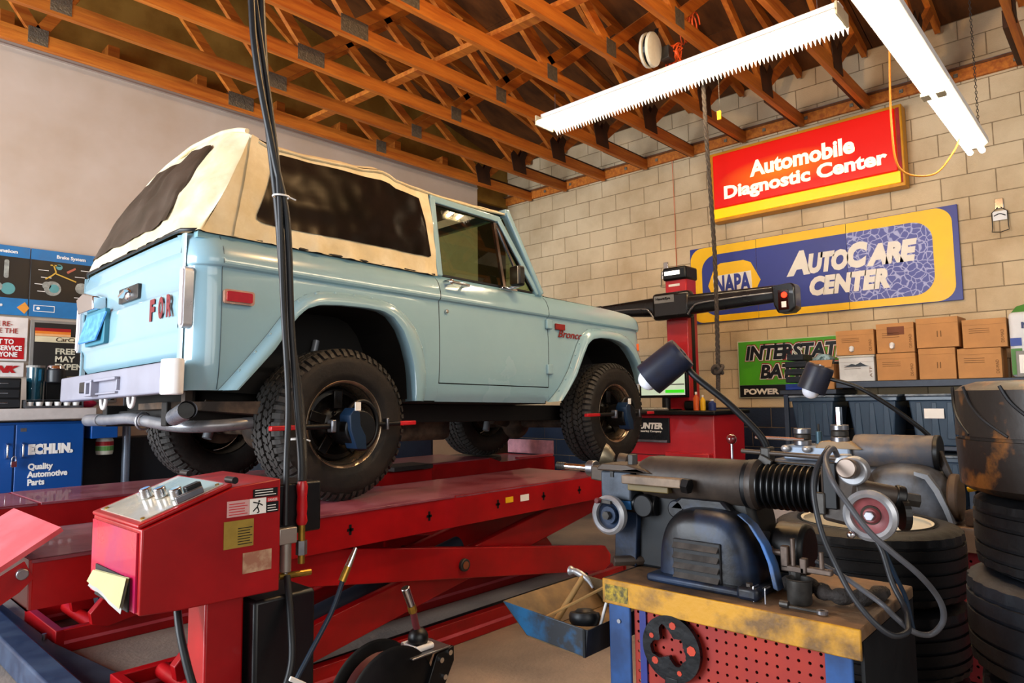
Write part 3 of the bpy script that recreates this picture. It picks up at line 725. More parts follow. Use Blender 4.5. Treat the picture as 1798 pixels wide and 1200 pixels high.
tp('exhaust_clamp', MB().tube([Vector((-.70+.033*math.cos(a), .62, .045+.04*math.sin(a))) for a in [2*math.pi*k/14 for k in range(14)]], .006, 6, closed=True), steel, smooth=60)
tp('exhaust_hanger', MB().box(-.72, -.69, .10, .14, .10, .20), rust)
tp('hitch_plate', MB().add([(-.68, .75, .13), (-.68, .35, .13), (-.25, .10, .13), (-.25, .75, .13), (-.68, .75, .10), (-.68, .35, .10), (-.25, .10, .06), (-.25, .75, .06)], [(0, 1, 2, 3), (7, 6, 5, 4), (0, 4, 5, 1), (1, 5, 6, 2), (2, 6, 7, 3), (3, 7, 4, 0)]), rust)
# rear bumper
bgray = M('bumper_gray', '#9293a1', .38, .1, .06, 6)
rbm = tp('rear_bumper', MB().poly([(-.76, .06), (-.80, .07), (-.815, .09), (-.815, 1.54), (-.80, 1.57), (-.74, 1.575), (-.74, 1.5)], lambda u, v, t: (u, v, t), .158, .288), bgray, bevel=.008)
tp('bumper_end', MB().poly([(-.76, .012), (-.785, .004), (-.808, .016), (-.822, .04), (-.826, .07), (-.826, .10), (-.80, .10), (-.76, .06)], lambda u, v, t: (u, v, t), .150, .298), white, rbm, bevel=.008, label='white bumper end cap')
rcv = MB().box(-.85, -.81, .90, .92, .175, .245); rcv.box(-.85, -.81, .98, 1.0, .175, .245); rcv.box(-.85, -.81, .90, 1.0, .235, .25); rcv.box(-.85, -.81, .90, 1.0, .17, .182); rcv.box(-.84, -.81, .60, .90, .238, .252); rcv.box(-.83, -.81, .60, .61, .19, .25); rcv.box(-.83, -.81, .62, .92, .175, .185)
tp('hitch_receiver', rcv, bgray, rbm, bevel=.003)
tp('trailer_plug', MB().box(-.84, -.81, 1.03, 1.12, .19, .245), black, rbm, bevel=.004)
for y in (.52, .90):
    tp('tow_loop', MB().tube([Vector((-.79+.0*math.cos(a), y+.035*math.cos(a), .155-.045*math.sin(a))) for a in [math.pi*k/12 for k in range(13)]], .009, 8), white, rbm, smooth=60)
# wheels (world frame: they stand upright on the lift)
def wheel(cx, cy, out):
    """out = -1 outer face toward the camera side"""
    c0 = Vector((cx, cy, 1.172)); ax = Vector((0, out, 0))
    pr = [(.195, -.10), (.215, -.125), (.25, -.137), (.30, -.140), (.335, -.130), (.352, -.110), (.357, -.06), (.358, 0), (.357, .06), (.352, .110), (.335, .130), (.326, .1325), (.322, .136), (.30, .140), (.25, .137), (.235, .134), (.23, .129), (.215, .125), (.195, .10)]
    t = obj('tire', MB().lathe(pr, c0, ax, 64), tirem, truck, smooth=40)
    tr = MB(); npit = 58; d, a, u = axes(ax)
    def pt(th, r, h): return c0+d*h+(a*math.cos(th)+u*math.sin(th))*r
    for i in range(npit):
        th = 2*math.pi*i/npit; w = 2*math.pi/npit
        for (h0, h1, sk_, ph) in ((-.047, -.008, .35, 0), (.008, .047, -.35, .5), (-.082, -.053, -.5, .25), (.053, .082, .5, .75)):
            t0 = th+w*ph; g_ = .36*w
            v = []
            for r in (.352, .371):
                v += [pt(t0-g_-sk_*w*.5, r, h0), pt(t0+g_-sk_*w*.5, r, h0), pt(t0+g_+sk_*w*.5, r, h1), pt(t0-g_+sk_*w*.5, r, h1)]
            tr.add(v, [(4, 5, 6, 7), (0, 4, 7, 3), (1, 2, 6, 5), (0, 1, 5, 4), (3, 7, 6, 2)])
            # zigzag ear
            v = []
            for r in (.352, .3705):
                v += [pt(t0+g_*.2, r, h0+.010), pt(t0+g_*1.7, r, h0+.012), pt(t0+g_*1.7, r, h0+.022), pt(t0+g_*.2, r, h0+.022)]
            tr.add(v, [(4, 5, 6, 7), (0, 4, 7, 3), (1, 2, 6, 5), (0, 1, 5, 4), (3, 7, 6, 2)])
        for s in (-1, 1):
            t0 = th+w*(.25 if s > 0 else .75); g_ = .33*w*(1 if i % 2 else .8); e = .337 if i % 2 else .330
            v = []
            for (r, h) in ((.350, .088), (.370, .088), (.368, .108), (.350, .128), (e, .1375), (e, .126)):
                v += [pt(t0-g_, r, s*h), pt(t0+g_, r, s*h)]
            tr.add(v, [(0, 2, 3, 1), (2, 4, 5, 3), (4, 6, 7, 5), (6, 8, 9, 7), (8, 10, 11, 9), (0, 10, 8, 6, 4, 2), (1, 3, 5, 7, 9, 11)])
    obj('tread', tr, treadm, t, kind='stuff')
    obj('rim_ring', MB().lathe([(.196, .095), (.202, .118), (.212, .124), (.217, .120), (.211, .116), (.203, .108), (.190, .085), (.186, .03), (.182, -.05), (.19, -.1), (.2, -.12)], c0, ax, 56), rimm, t, smooth=50)
    obj('wheel_disc', MB().lathe([(.184, .02), (.17, .045), (.15, .05), (.135, .02), (.11, .0), (.085, .03), (.06, .04), (.045, .045), (.043, .075), (.03, .08), (0, .08)], c0, ax, 48), M('wheel_black', '#14110f', .3, .3, .2, 10) if 'wheel_black' not in MATS else MATS['wheel_black'], t, smooth=40)
    sp = MB()
    for k in range(5):
        an = 2*math.pi*k/5+.3; sp.bar(pt(an, .075, .05), pt(an, .165, .055), .05, .02, up=ax)
    for k in range(5):
        an = 2*math.pi*k/5; sp.cyl(pt(an, .058, .04), pt(an, .058, .06), .009, n=6)
    obj('spoke', sp, MATS['wheel_black'], t, bevel=.004)
    obj('brake_drum', MB().cyl(c0-ax*.10, c0-ax*.01, .14, n=32), rust, t)
wheel(1.905, 2.988, -1); wheel(4.225, 2.988, -1); wheel(1.905, 4.31, 1); wheel(4.225, 4.31, 1)
# alignment targets clamped on the two near wheels (things of their own)
def target(cx, label, x0, x1):
    t = thing('wheel_alignment_target', label, 'wheel clamp', (cx, 2.80, 1.17), group='alignment targets on the near wheels')
    Y = 2.795; z = 1.168
    for a, b2 in ((x0, x0+.15), (x1-.10, x1)):
        obj('red_grip', MB().bar((a, Y, z), (b2, Y, z), .03, .022), red, t, bevel=.004)
    b = MB().cyl((x0+.14, Y, z), (cx-.10, Y, z), .013, n=12); obj('arm', b, blackm, t, smooth=50); obj('arm', MB().cyl((cx+.14, Y, z), (x1-.09, Y, z), .012, n=12), blackm, t, smooth=50)
    obj('clamp_knob', MB().box(cx-.13, cx-.105, Y-.025, Y+.02, z-.03, z+.03), steel, t, bevel=.006)
    obj('clamp_knob', MB().box(cx+.185, cx+.20, Y-.02, Y+.02, z-.03, z+.03), steel, t, bevel=.004)
    b = MB().poly([(-.02, -.11), (.035, -.115), (.03, -.05), (.0, .0), (-.005, .06), (-.03, .085), (-.06, .05), (-.055, -.02)], lambda u, v, q: (cx+u, q, z+v), 2.82, 2.73)
    obj('target_body', b, M('target_blue', '#122a44', .4) if 'target_blue' not in MATS else MATS['target_blue'], t, bevel=.004)
    obj('target_ring', MB().tube([Vector((cx+.045+.09*math.cos(a), 2.79+.0*a, z+.115*math.sin(a))) for a in [2*math.pi*k/32 for k in range(32)]], .012, 8, closed=True), black, t, smooth=60)
    obj('target_drum', MB().cyl((cx+.02, 2.755, z-.015), (cx+.02, 2.90, z-.015), .085, n=28), black, t, bevel=.006)
    obj('mark', MB().box(cx-.035, cx-.005, 2.724, 2.73, z+.07, z+.11), whitetxt, t)
target(1.90, 'blue and black wheel clamp with red grips on the rear wheel nearest the control box', 1.475, 2.275)
target(4.215, 'blue and black wheel clamp with red grips on the front wheel beside the desk lamp', 3.76, 4.62)
# ================================================================ LIFT
liftr = M('lift_red', '#a8040c', .36, 0, .10, 3, coat=.12, col2='#8c040a', spec=.35)
deckr = M('runway_deck', '#8a4a56', .42, 0, .3, 5, col2='#6e2632', mix=(.35, .6), bump=.1, coat=.2)
pinkr = M('worn_pink_red', '#d4606a', .45, 0, .3, 6, col2='#c24550', mix=(.4, .7))
dust = M('dusty_dark', '#2a2422', .7, 0, .3, 6)
lift = thing('scissor_lift', 'red scissor alignment lift with two runways carrying the truck', 'vehicle lift', (2.7, 3.6, 0))
def runway(y0, y1, x0, x1, xs, near):
    s = y0
    b = MB(); b.box(x0, x1, y0, y0+.012, .645, .80); b.box(x0, x1, y1-.012, y1, .645, .80); b.box(x0, x0+.012, y0, y1, .645, .80)
    rw = obj('runway', b, liftr, lift, bevel=.003)
    # stepped lower front part with turntable recess
    b = MB().poly([(x1, .80), (x1+.14, .755), (4.95, .755), (4.95, .60), (x1, .645)], lambda u, v, t: (u, t, v), y0+.001, y0+.012)
    b.poly([(x1, .80), (x1+.14, .755), (4.95, .755), (4.95, .60), (x1, .645)], lambda u, v, t: (u, t, v), y1-.012, y1-.001)
    b.box(4.93, 4.95, y0, y1, .6, .755)
    obj('front_section', b, liftr, lift)
    obj('front_deck', MB().box(x1, 4.94, y0+.013, y1-.013, .735, .752), deckr, lift)
    obj('turntable', MB().cyl((4.22, (y0+y1)/2, .752), (4.22, (y0+y1)/2, .795), .24, n=36), darksteel, lift, bevel=.005)
    xs = [x0]+xs+[x1]
    for i, (a, c) in enumerate(zip(xs, xs[1:])):
        top_ = .803 if i % 2 else .800
        obj('deck_plate', MB().box(a+.006, c-.006, y0+(.0 if i % 2 == 0 else -.004), y1, top_-.012, top_), deckr, lift, bevel=.002)
    if near:
        for x in (1.75, 2.2, 2.68, 3.06, 3.4):
            b = MB(); b.box(x-.006, x+.006, y0-.0015, y0, .70, .745); b.box(x-.016, x+.016, y0-.0015, y0, .716, .728)
            obj('cross_slot', b, black, lift)
        obj('sticker', MB().box(2.74, 2.80, y0-.002, y0, .72, .75), yellowm, lift, label='yellow sticker'); obj('sticker', MB().box(2.86, 2.93, y0-.002, y0, .715, .75), whitetxt, lift, label='white sticker')
runway(2.59, 3.22, .575, 3.65, [1.2, 2.37], True)
runway(4.05, 4.68, -.2, 4.1, [.93, 2.40], False)
# approach flap of the near runway tipped up, and stop flaps at the far end
b = MB(); P0 = Vector((.655, 0, .890)); P1 = Vector((-.05, 0, .45))
d = (P1-P0).normalized(); n_ = Vector((-d.z, 0, d.x))
for y0, y1 in ((2.585, 3.215),):
    b.add([P0+Vector((0, y0, 0)), P0+Vector((0, y1, 0)), P1+Vector((0, y1, 0)), P1+Vector((0, y0, 0))]+[P0+Vector((0, y0, 0))-n_*-.015, P0+Vector((0, y1, 0))-n_*-.015, P1+Vector((0, y1, 0))-n_*-.015, P1+Vector((0, y0, 0))-n_*-.015], [(0, 1, 2, 3), (7, 6, 5, 4), (0, 4, 5, 1), (1, 5, 6, 2), (2, 6, 7, 3), (3, 7, 4, 0)])
fl = obj('ramp_flap', b, pinkr, lift, label='pinkish worn ramp flap tipped up')
obj('flap_side', MB().poly([(.56, .80), (.585, .745), (.55, .71), (-.05, .34), (-.06, .41), (.50, .765)], lambda u, v, t: (u, t, v), 2.575, 2.586), liftr, fl)
obj('pivot_bolt', MB().cyl((.553, 2.56, .765), (.553, 2.585, .765), .017, n=14), steel, fl, bevel=.003)
for y0 in (2.62, 4.08):
    b = MB().bar((4.97, y0, .83), (4.97, y0+.57, .83), .02, .13) if y0 > 3 else MB().box(4.6, 4.8, y0, y0+.57, .755, .77); obj('stop_flap', b, M('stop_pink', '#d79aa6', .5, 0, .2, 12) if 'stop_pink' not in MATS else MATS['stop_pink'], lift, bevel=.003)
    obj('flap_arm', MB().box(4.5, 4.97, y0, y0+.05, .755, .775), pinkr, lift)
# jack beam between the runways on the far side
obj('jack_beam', MB().box(2.2, 3.3, 3.85, 4.04, .70, .79), liftr, lift, bevel=.006)
obj('jack_pad', MB().box(2.9, 3.25, 3.78, 4.02, .80, .83), dust, lift, bevel=.004)
# scissors
def arm(p, q, y, h, w=.05, nm='scissor_arm'):
    (x0, z0), (x1, z1) = p, q; d = Vector((x1-x0, 0, z1-z0)).normalized(); n_ = Vector((-d.z, 0, d.x))*h/2
    A = Vector((x0, 0, z0)); B = Vector((x1, 0, z1)); e = d*.07
    pts = [A+n_-e*0, A-e+n_*.3, A-e-n_*.5, A-n_, B-n_, B+e-n_*.5, B+e+n_*.3, B+n_]
    obj(nm, MB().poly([(v.x, v.z) for v in pts], lambda u, v, t: (u, t, v), y, y+w), liftr, lift, bevel=.004)
for y0 in (2.62, 4.08):
    for dy in (0, .50):
        arm((1.3, .625), (3.72, .25), y0+.02+dy, .155)
        arm((1.28, .17), (3.72, .62), y0+.09+dy*.7, .155)
    obj('pivot_pin', MB().cyl((2.47, y0-.0, .435), (2.47, y0+.62, .435), .032, n=20), darksteel, lift, bevel=.004)
    obj('pin_cap', MB().cyl((2.47, y0-.002, .435), (2.47, y0+.02, .435), .02, n=14), M('rust_pin', '#9c5a3a', .5, .4), lift)
    obj('hydraulic_ram', MB().cyl((1.3, y0+.31, .18), (2.7, y0+.31, .46), .05, n=18), M('ram_rubber_blue', '#2b3340', .5), lift, smooth=50)
    # base frame on the floor
    for dy in (.12, .70):
        b = MB(); b.box(1.09, 4.1, y0+dy, y0+dy+.05, .0, .12); obj('base_rail', b, liftr, lift, bevel=.005)
        obj('base_stripe', MB().box(1.1, 4.05, y0+dy-.002, y0+dy-.0001, .045, .062), pinkr, lift)
    obj('base_end', MB().box(1.06, 1.10, y0+.12, y0+.75, 0, .12), liftr, lift, bevel=.004); obj('base_end', MB().box(4.08, 4.12, y0+.12, y0+.75, 0, .12), liftr, lift, bevel=.004)
    obj('base_plate', MB().box(1.02, 1.45, y0+.16, y0+.72, .0, .02), M('dirty_red_plate', '#5a2a28', .6, 0, .4, 8, col2='#2a1c1a') if 'dirty_red_plate' not in MATS else MATS['dirty_red_plate'], lift)
    obj('cross_tube', MB().cyl((1.26, y0+.17, .09), (1.26, y0+.70, .09), .035, n=18), liftr, lift, smooth=50)
    obj('roller_arm', MB().bar((1.28, y0+.24, .10), (1.7, y0+.24, .17), .04, .07), liftr, lift, bevel=.004); obj('roller_arm', MB().bar((1.28, y0+.60, .10), (1.7, y0+.60, .17), .04, .07), liftr, lift, bevel=.004)
    obj('anchor_bolt', MB().cyl((1.03, y0+.20, .0), (1.03, y0+.20, .10), .011, n=10), steel, lift)
    obj('anchor_plate', MB().box(1.0, 1.06, y0+.16, y0+.24, 0, .012), darksteel, lift)
# rubber air line strips between the rails
obj('floor_hose', MB().tube(crv([(1.3, 2.80, .03), (2.2, 2.82, .03), (3.2, 2.80, .03), (4.0, 2.9, .03)], 8), .025, 8), M('gray_hose', '#3f4a58', .45), lift, smooth=60)
obj('floor_hose', MB().tube(crv([(1.3, 2.95, .03), (2.4, 2.98, .03), (4.0, 3.0, .03)], 8), .022, 8), rubber, lift, smooth=60)
# steel curb on the floor
cb = MB().box(.84, .955, 1.6, 5.4, 0, .125); cb2 = MB().poly([(.956, 2.2), (1.27, 2.4), (1.05, 4.2), (1.03, 5.4), (.956, 5.4)], lambda u, v, t: (u, v, t), 0, .07)
bl = M('blue_gray_steel', '#4a5b75', .4, .3, .25, 6, col2='#33405a')
ob = whole('floor_curb', 'dusty blue-gray steel curb lying on the floor at the lower left', 'curb', cb, bl, bevel=.012); whole('steel_plate', 'darker flat steel plate on the floor along the blue-gray curb', 'plate', cb2, M('dark_floor_steel', '#3a4350', .5, .2, .3, 5), bevel=.004)

# ================================================================ CONTROL BOX
con = thing('lift_control_box', 'red sloped control box with knobs on a post at the lower left', 'control box', (.85, 1.9, 0))
YN, YF = 1.762, 2.115
prof = [(.612, .785), (.612, .984), (.835, 1.062), (.965, 1.072), (.965, .772), (.70, .778)]
body = MB().poly(prof, lambda u, v, t: (u, t, v), YN, YF)
hs = obj('housing', body, liftr, con, bevel=.005)
mag = M('magenta_reflection_red', '#a50d48', .3, 0, .25, 5, col2='#b81a34', mix=(.4, .6), coat=.3)  # magenta of a reflection put into the red front panel's colour
obj('front_panel', MB().box(.607, .6118, YN+.018, YF-.01, .79, .975), mag, hs)
# mouth with papers
obj('paper_slot', MB().box(.603, .6065, YN+.05, YF-.06, .787, .865), M('slot_black', '#0a0607', .6), hs)
pm = M('manila_paper', '#b5ad7c', .7, 0, .1, 8)
papers = thing('paper_stack', 'pale folded instruction papers sticking out of the red control box slot', 'paper', (.6, 1.95, .8))
for i, (dx, dz, c) in enumerate(((0, 0, pm), (-.003, -.012, M('white_paper', '#a8a59f', .7)), (-.006, .0, pm))):
    rows = [[Vector((lerp(.601, .588, q/4)+dx, lerp(2.045, 1.80, k/6), lerp(.852+.018*k/6, .826-.024*(k/6)+(.005 if k in (2, 3) else 0), q/4)+dz)) for k in range(7)] for q in range(5)]
    rows2 = [[v+Vector((-.0012, 0, 0)) for v in r_] for r_ in rows]
    obj('sheet', MB().grid(rows).grid(rows2), c, papers)
sl = Vector((.835-.612, 0, 1.062-.984)); sl.normalize(); sn = Vector((-sl.z, 0, sl.x))
o0 = Vector((.612, 0, .984))
def sp_(u, y, h=0): return o0+sl*u+sn*h+Vector((0, y, 0))
def slab(u0, u1, y0, y1, h0, h1): 
    return MB().add([sp_(u, y, h) for u in (u0, u1) for y in (y0, y1) for h in (h0, h1)], [(0, 1, 3, 2), (4, 6, 7, 5), (0, 4, 5, 1), (2, 3, 7, 6), (0, 2, 6, 4), (1, 5, 7, 3)])
obj('lid', slab(-.004, .235, YN+.006, YF-.006, .001, .012), liftr, con, bevel=.004)
pan = obj('panel_plate', slab(.012, .222, YN+.026, YF-.03, .012, .0145), M('gray_panel_label', '#b9b4a4', .25, 0, .1, 10, coat=.6), con)
obj('panel_band', slab(.125, .222, YN+.03, YF-.06, .0146, .0152), M('pale_blue_band', '#8fa9ad', .3), pan)
for u, y in ((.10, 1.985), (.115, 1.925), (.125, 1.845)):
    kb = MB().cyl(sp_(u, y, .0145), sp_(u, y, .042), .017, .015, n=20); obj('knob', kb, chrome, con, bevel=.003)
obj('rocker_switch', slab(.135, .175, 1.80, 1.825, .0146, .042), black, con, bevel=.003); obj('toggle', slab(.10, .17, 1.785, 1.797, .0146, .032), steel, con, bevel=.002)
for u, y in ((.02, 1.80), (.02, 2.06), (.21, 1.80)): obj('screw', MB().cyl(sp_(u, y, .0145), sp_(u, y, .018), .005, n=10), brass, con)
obj('hinge_pin', MB().cyl((.838, YN+.004, 1.078), (.838, YN+.05, 1.078), .009, n=12), black, con); obj('hinge_pin', MB().cyl((.838, YF-.06, 1.078), (.838, YF-.01, 1.078), .009, n=12), black, con)
# stickers on the side (flat print)
Ys = YN-.001
def stk(x0, x1, z0, z1, m, nm='sticker', par=None): return obj(nm, MB().box(x0, x1, Ys-.0012, YN-.0001, z0, z1), m, par or con)
s1 = stk(.885, .955, 1.028, 1.05, black); s2 = stk(.815, .875, .985, 1.026, M('pale_pink_label', '#d9a9a8', .5)); s3 = stk(.876, .922, .985, 1.026, whitetxt); s4 = stk(.922, .958, .985, 1.026, black)
s5 = stk(.808, .888, .905, .975, M('gold_label', '#a58a3a', .45, .2, .1, 30)); s6 = stk(.86, .94, .835, .888, M('worn_tan_label', '#c3a888', .6, 0, .3, 25, col2='#9c6a54'))
obj('danger_strip', MB().box(.923, .957, Ys-.002, Ys-.0013, 1.013, 1.025), red, s4)
text('DANGER', (.927, Ys-.0021, 1.015), (1, 0, 0), (0, 0, 1), .027, .007, whitetxt, s4, ext=.0003)
for i, (x0, x1, z0, n_, m_) in enumerate(((.89, .95, 1.032, 3, whitetxt), (.82, .87, .99, 5, red), (.926, .954, .989, 3, whitetxt), (.845, .884, .912, 7, black))):
    b = MB()
    for k in range(n_): b.box(x0, lerp(x0, x1, .85 if k % 3 else 1), Ys-.0018, Ys-.0013, z0+k*.0068, z0+k*.0068+.002)
    obj('print_line', b, m_, con, kind='stuff')
# falling figure pictogram
fg = MB(); q = lambda x, z: Vector((x, Ys-.002, z))
fg.cyl(q(.902, 1.018), q(.902, 1.018)+Vector((0, .0006, 0)), .0028, n=10)
for p1, p2 in (((.901, 1.015), (.897, 1.004)), ((.900, 1.013), (.885, 1.017)), ((.901, 1.013), (.912, 1.006)), ((.897, 1.004), (.885, .993)), ((.897, 1.004), (.902, .990)), ((.902, .990), (.896, .988))): fg.bar(q(*p1), q(*p2), .0006, .003, up=(0, 1, 0) if 0 else (0, 0, 1))
obj('falling_figure', fg, black, s3)
# post, black cabinet, regulator
obj('post', MB().box(.80, .905, 1.84, 1.95, 0, .775), liftr, con, bevel=.006)
obj('post_foot', MB().box(.74, .97, 1.78, 2.01, 0, .012), liftr, con, bevel=.003)
cabm = M('black_cabinet', '#0b0b0d', .35, 0, .2, 8)
obj('pump_cabinet', MB().box(.915, 1.10, 1.80, 2.05, 0, .745), cabm, con, bevel=.01)
obj('valve_box', MB().box(1.0, 1.14, 1.84, 2.0, .90, 1.045), cabm, con, bevel=.006)
obj('valve_bracket', MB().box(.9655, 1.0, 1.86, 1.98, .80, 1.0), cabm, con)
rg = MB().cyl((1.02, 1.83, .80), (1.02, 1.83, .905), .016, n=18); rg.box(.99, 1.045, 1.81, 1.85, .88, .925); rg.cyl((1.02, 1.83, .79), (1.02, 1.83, .80), .008, n=10)
obj('air_regulator', rg, M('aluminium_gray', '#a29b92', .35, .7), con, bevel=.003)
obj('fitting', MB().cyl((1.07, 1.83, .815), (1.07, 1.83, .93), .010, n=12), brass, con, smooth=50); obj('fitting', MB().cyl((1.07, 1.83, .84), (1.07, 1.83, .88), .016, n=6), steel, con)
obj('fitting', MB().cyl((1.0, 1.83, .79), (1.10, 1.83, .785), .009, n=10), brass, con)
obj('red_sleeve', MB().lathe([(.013, 0), (.017, .01), (.014, .03), (.016, .05), (.014, .08), (.017, .11), (.012, .125), (.0, .125), (0, 0)], (1.07, 1.83, .925), (0, 0, 1), 16), red, con, smooth=40)
# hoses from the ceiling
h1 = crv([(.82, 2.0, 5.94), (.93, 2.0, 3.2), (.965, 2.0, 2.60), (.985, 1.99, 2.35), (1.04, 1.97, 2.05), (1.075, 1.95, 1.85), (1.085, 1.93, 1.5), (1.08, 1.86, 1.15), (1.07, 1.835, 1.05)], 12)
h2 = crv([(.86, 2.0, 5.94), (.97, 2.0, 3.2), (1.0, 2.0, 2.56), (1.03, 2.0, 2.2), (1.065, 1.99, 1.9), (1.09, 1.98, 1.6), (1.125, 1.95, 1.3), (1.09, 1.86, 1.1), (1.07, 1.835, 1.04)], 12)
h3 = crv([(.80, 2.02, 5.94), (.90, 2.0, 3.2), (.975, 2.0, 2.6), (1.03, 1.98, 2.2), (1.052, 1.96, 1.95), (1.06, 1.94, 1.6), (1.06, 1.90, 1.3), (1.03, 1.85, 1.1), (1.02, 1.832, .93)], 12)
for hh, r, lb_ in ((h1, .011, 'left black air hose dropping from the ceiling in front of the truck'), (h2, .013, 'thick right black air hose dropping from the ceiling in front of the truck'), (h3, .009, 'thin black air hose dropping from the ceiling between the two thicker hoses')):
    whole('air_hose', lb_, 'hose', MB().tube(hh, r, 10), rubber, smooth=60)
for (x, y, z), lb_ in (((1.062, 1.965, 1.93), 'white cable tie round the hanging hoses beside the soft top window'), ((1.085, 1.90, 1.17), 'white cable tie round the hanging hoses beside the rear tire')):
    b = MB().tube([Vector((x+.026*math.cos(a), y+.022*math.sin(a), z)) for a in [2*math.pi*k/18 for k in range(18)]], .003, 6, closed=True); b.bar((x+.024, y-.01, z), (x+.04, y-.02, z-.008), .004, .004); whole('cable_tie', lb_, 'cable tie', b, whitetxt, smooth=60)
hp = crv([(1.02, 1.82, .79), (1.0, 1.76, .68), (.98, 1.72, .58), (.93, 1.70, .50), (.86, 1.69, .455), (.80, 1.72, .46), (.76, 1.78, .55), (.745, 1.85, .68), (.75, 1.9, .775)], 10)
whole('air_hose', 'black hose looping under the red control box to its post', 'hose', MB().tube(hp, .010, 8), rubber, smooth=60)
hp = crv([(1.13, 1.70, .79), (1.09, 1.70, .70), (1.02, 1.70, .60), (.97, 1.695, .53), (.925, 1.69, .42), (.90, 1.69, .2), (.90, 1.69, .02), (.96, 1.69, .012)], 10)
ah = thing('air_line', 'thin blue-black air line with a silver coupling crossing in front of the black cabinet', 'hose', (.95, 1.69, 0))
obj('line', MB().tube(hp, .007, 8), M('blue_hose', '#16283a', .4), ah, smooth=60)
obj('coupling', MB().cyl((1.122, 1.70, .775), (1.142, 1.70, .812), .011, .010, n=12), brass, ah, smooth=50); obj('coupling_tip', MB().cyl((1.142, 1.70, .812), (1.168, 1.70, .86), .010, .006, n=12), chrome, ah, smooth=50)
whole('cable_tie', 'white cable tie where the two lines cross below the red control box', 'cable tie', MB().bar((.955, 1.682, .565), (1.0, 1.682, .535), .006, .012), whitetxt, bevel=.002)
# hose reel
hr = thing('hose_reel', 'black air hose reel with roller guide and silver coupling standing at the bottom centre', 'hose reel', (1.5, 1.9, 0))
for y in (1.86, 1.96): obj('disc', MB().lathe([(0, -.005), (.17, -.005), (.18, 0), (.17, .005), (0, .005)], (1.42, y, .30), (0, 1, 0), 48), black, hr, smooth=40)
obj('wound_hose', MB().lathe([(.05, -.045), (.13, -.045), (.145, -.03), (.13, -.015), (.145, 0), (.13, .015), (.145, .03), (.13, .045), (.05, .045)], (1.42, 1.91, .30), (0, 1, 0), 40), M('dark_red_hose', '#6a2a30', .5), hr, smooth=40)
obj('guide_arm', MB().poly([(1.55, .30), (1.60, .24), (1.68, .37), (1.68, .42), (1.60, .41)], lambda u, v, t: (u, t, v), 1.845, 1.86), black, hr, bevel=.003)
obj('guide_arm', MB().poly([(1.42, .28), (1.60, .24), (1.68, .37), (1.68, .42), (1.60, .41)], lambda u, v, t: (u, t, v), 1.955, 1.97), black, hr, bevel=.003)
for x, z in ((1.615, .39), (1.655, .405), (1.63, .33)): obj('bolt', MB().cyl((x, 1.835, z), (x, 1.846, z), .009, n=12), chrome, hr)
obj('guide_plate', MB().box(1.49, 1.66, 1.84, 1.975, .421, .427), steel, hr, bevel=.002)
for y in (1.87, 1.945): obj('roller', MB().cyl((1.53, y, .438), (1.60, y, .438), .010, n=12), white, hr, smooth=50)
for x in (1.535, 1.60): obj('roller', MB().cyl((x, 1.88, .437), (x, 1.935, .437), .009, n=12), white, hr, smooth=50)
obj('stop_ball', MB().sph((1.568, 1.907, .462), .036, 20, 12), black, hr, smooth=60)
obj('hose_end', MB().tube([(1.568, 1.907, .48), (1.555, 1.905, .51), (1.54, 1.90, .56)], .012, 10), M('dark_red_hose', ''), hr, smooth=60)
obj('coupling', MB().cyl((1.54, 1.90, .555), (1.533, 1.90, .578), .015, n=6), brass, hr); obj('coupling_tip', MB().cyl((1.533, 1.90, .578), (1.505, 1.90, .645), .014, .016, n=16), chrome, hr, bevel=.003)
obj('reel_stand', MB().box(1.30, 1.55, 1.84, 1.98, 0, .015), blackm, hr, bevel=.003); obj('stand_leg', MB().box(1.37, 1.47, 1.837, 1.845, .0, .32), blackm, hr); obj('stand_leg', MB().box(1.37, 1.47, 1.975, 1.983, .0, .32), blackm, hr)
# ================================================================ WALL SIGNS (right wall)
def P7(px): return px
bx = 6.985
yel = M('sign_yellow', '#ffc800', .4, 0, .04, 3); navy = M('sign_navy', '#2c3a90', .4, 0, .06, 3)
# red light box
sg = thing('wall_sign', 'lit red and yellow sign reading Automobile Diagnostic Center', 'sign', (6.95, 2.39, 3.55), group=None)
ya, yb_, za, zb_ = 1.455, 3.33, 3.165, 3.925
obj('frame', MB().poly([(ya, za), (yb_, za), (yb_, zb_), (ya, zb_)], lambda u, v, t: (t, u, v), 6.84, 6.985), M('sign_frame', '#d9930f', .45), sg, bevel=.006)
def lit(name, col, col2, s, c, rad):
    """backlit acrylic: brighter round the lamp inside"""
    m = bpy.data.materials.new(name); m.use_nodes = True; nt = m.node_tree; N = nt.nodes; L = nt.links; b = N['Principled BSDF']
    g = N.new('ShaderNodeNewGeometry'); vm = N.new('ShaderNodeVectorMath'); vm.operation = 'SUBTRACT'; vm.inputs[1].default_value = c
    L.new(g.outputs['Position'], vm.inputs[0]); mu = N.new('ShaderNodeVectorMath'); mu.operation = 'MULTIPLY'; mu.inputs[1].default_value = (1, 1/rad[0], 1/rad[1]); L.new(vm.outputs[0], mu.inputs[0])
    ln = N.new('ShaderNodeVectorMath'); ln.operation = 'LENGTH'; L.new(mu.outputs[0], ln.inputs[0])
    rp = N.new('ShaderNodeValToRGB'); rp.color_ramp.elements[0].color = (*lin(col2), 1); rp.color_ramp.elements[1].color = (*lin(col), 1); rp.color_ramp.elements[0].position = .05; rp.color_ramp.elements[1].position = .95; L.new(ln.outputs['Value'], rp.inputs[0])
    L.new(rp.outputs[0], b.inputs['Emission Color']); b.inputs['Base Color'].default_value = (*lin(col), 1); b.inputs['Emission Strength'].default_value = s; b.inputs['Roughness'].default_value = .3
    MATS[name] = m; return m
lamp_c = (6.84, 2.55, 3.56)
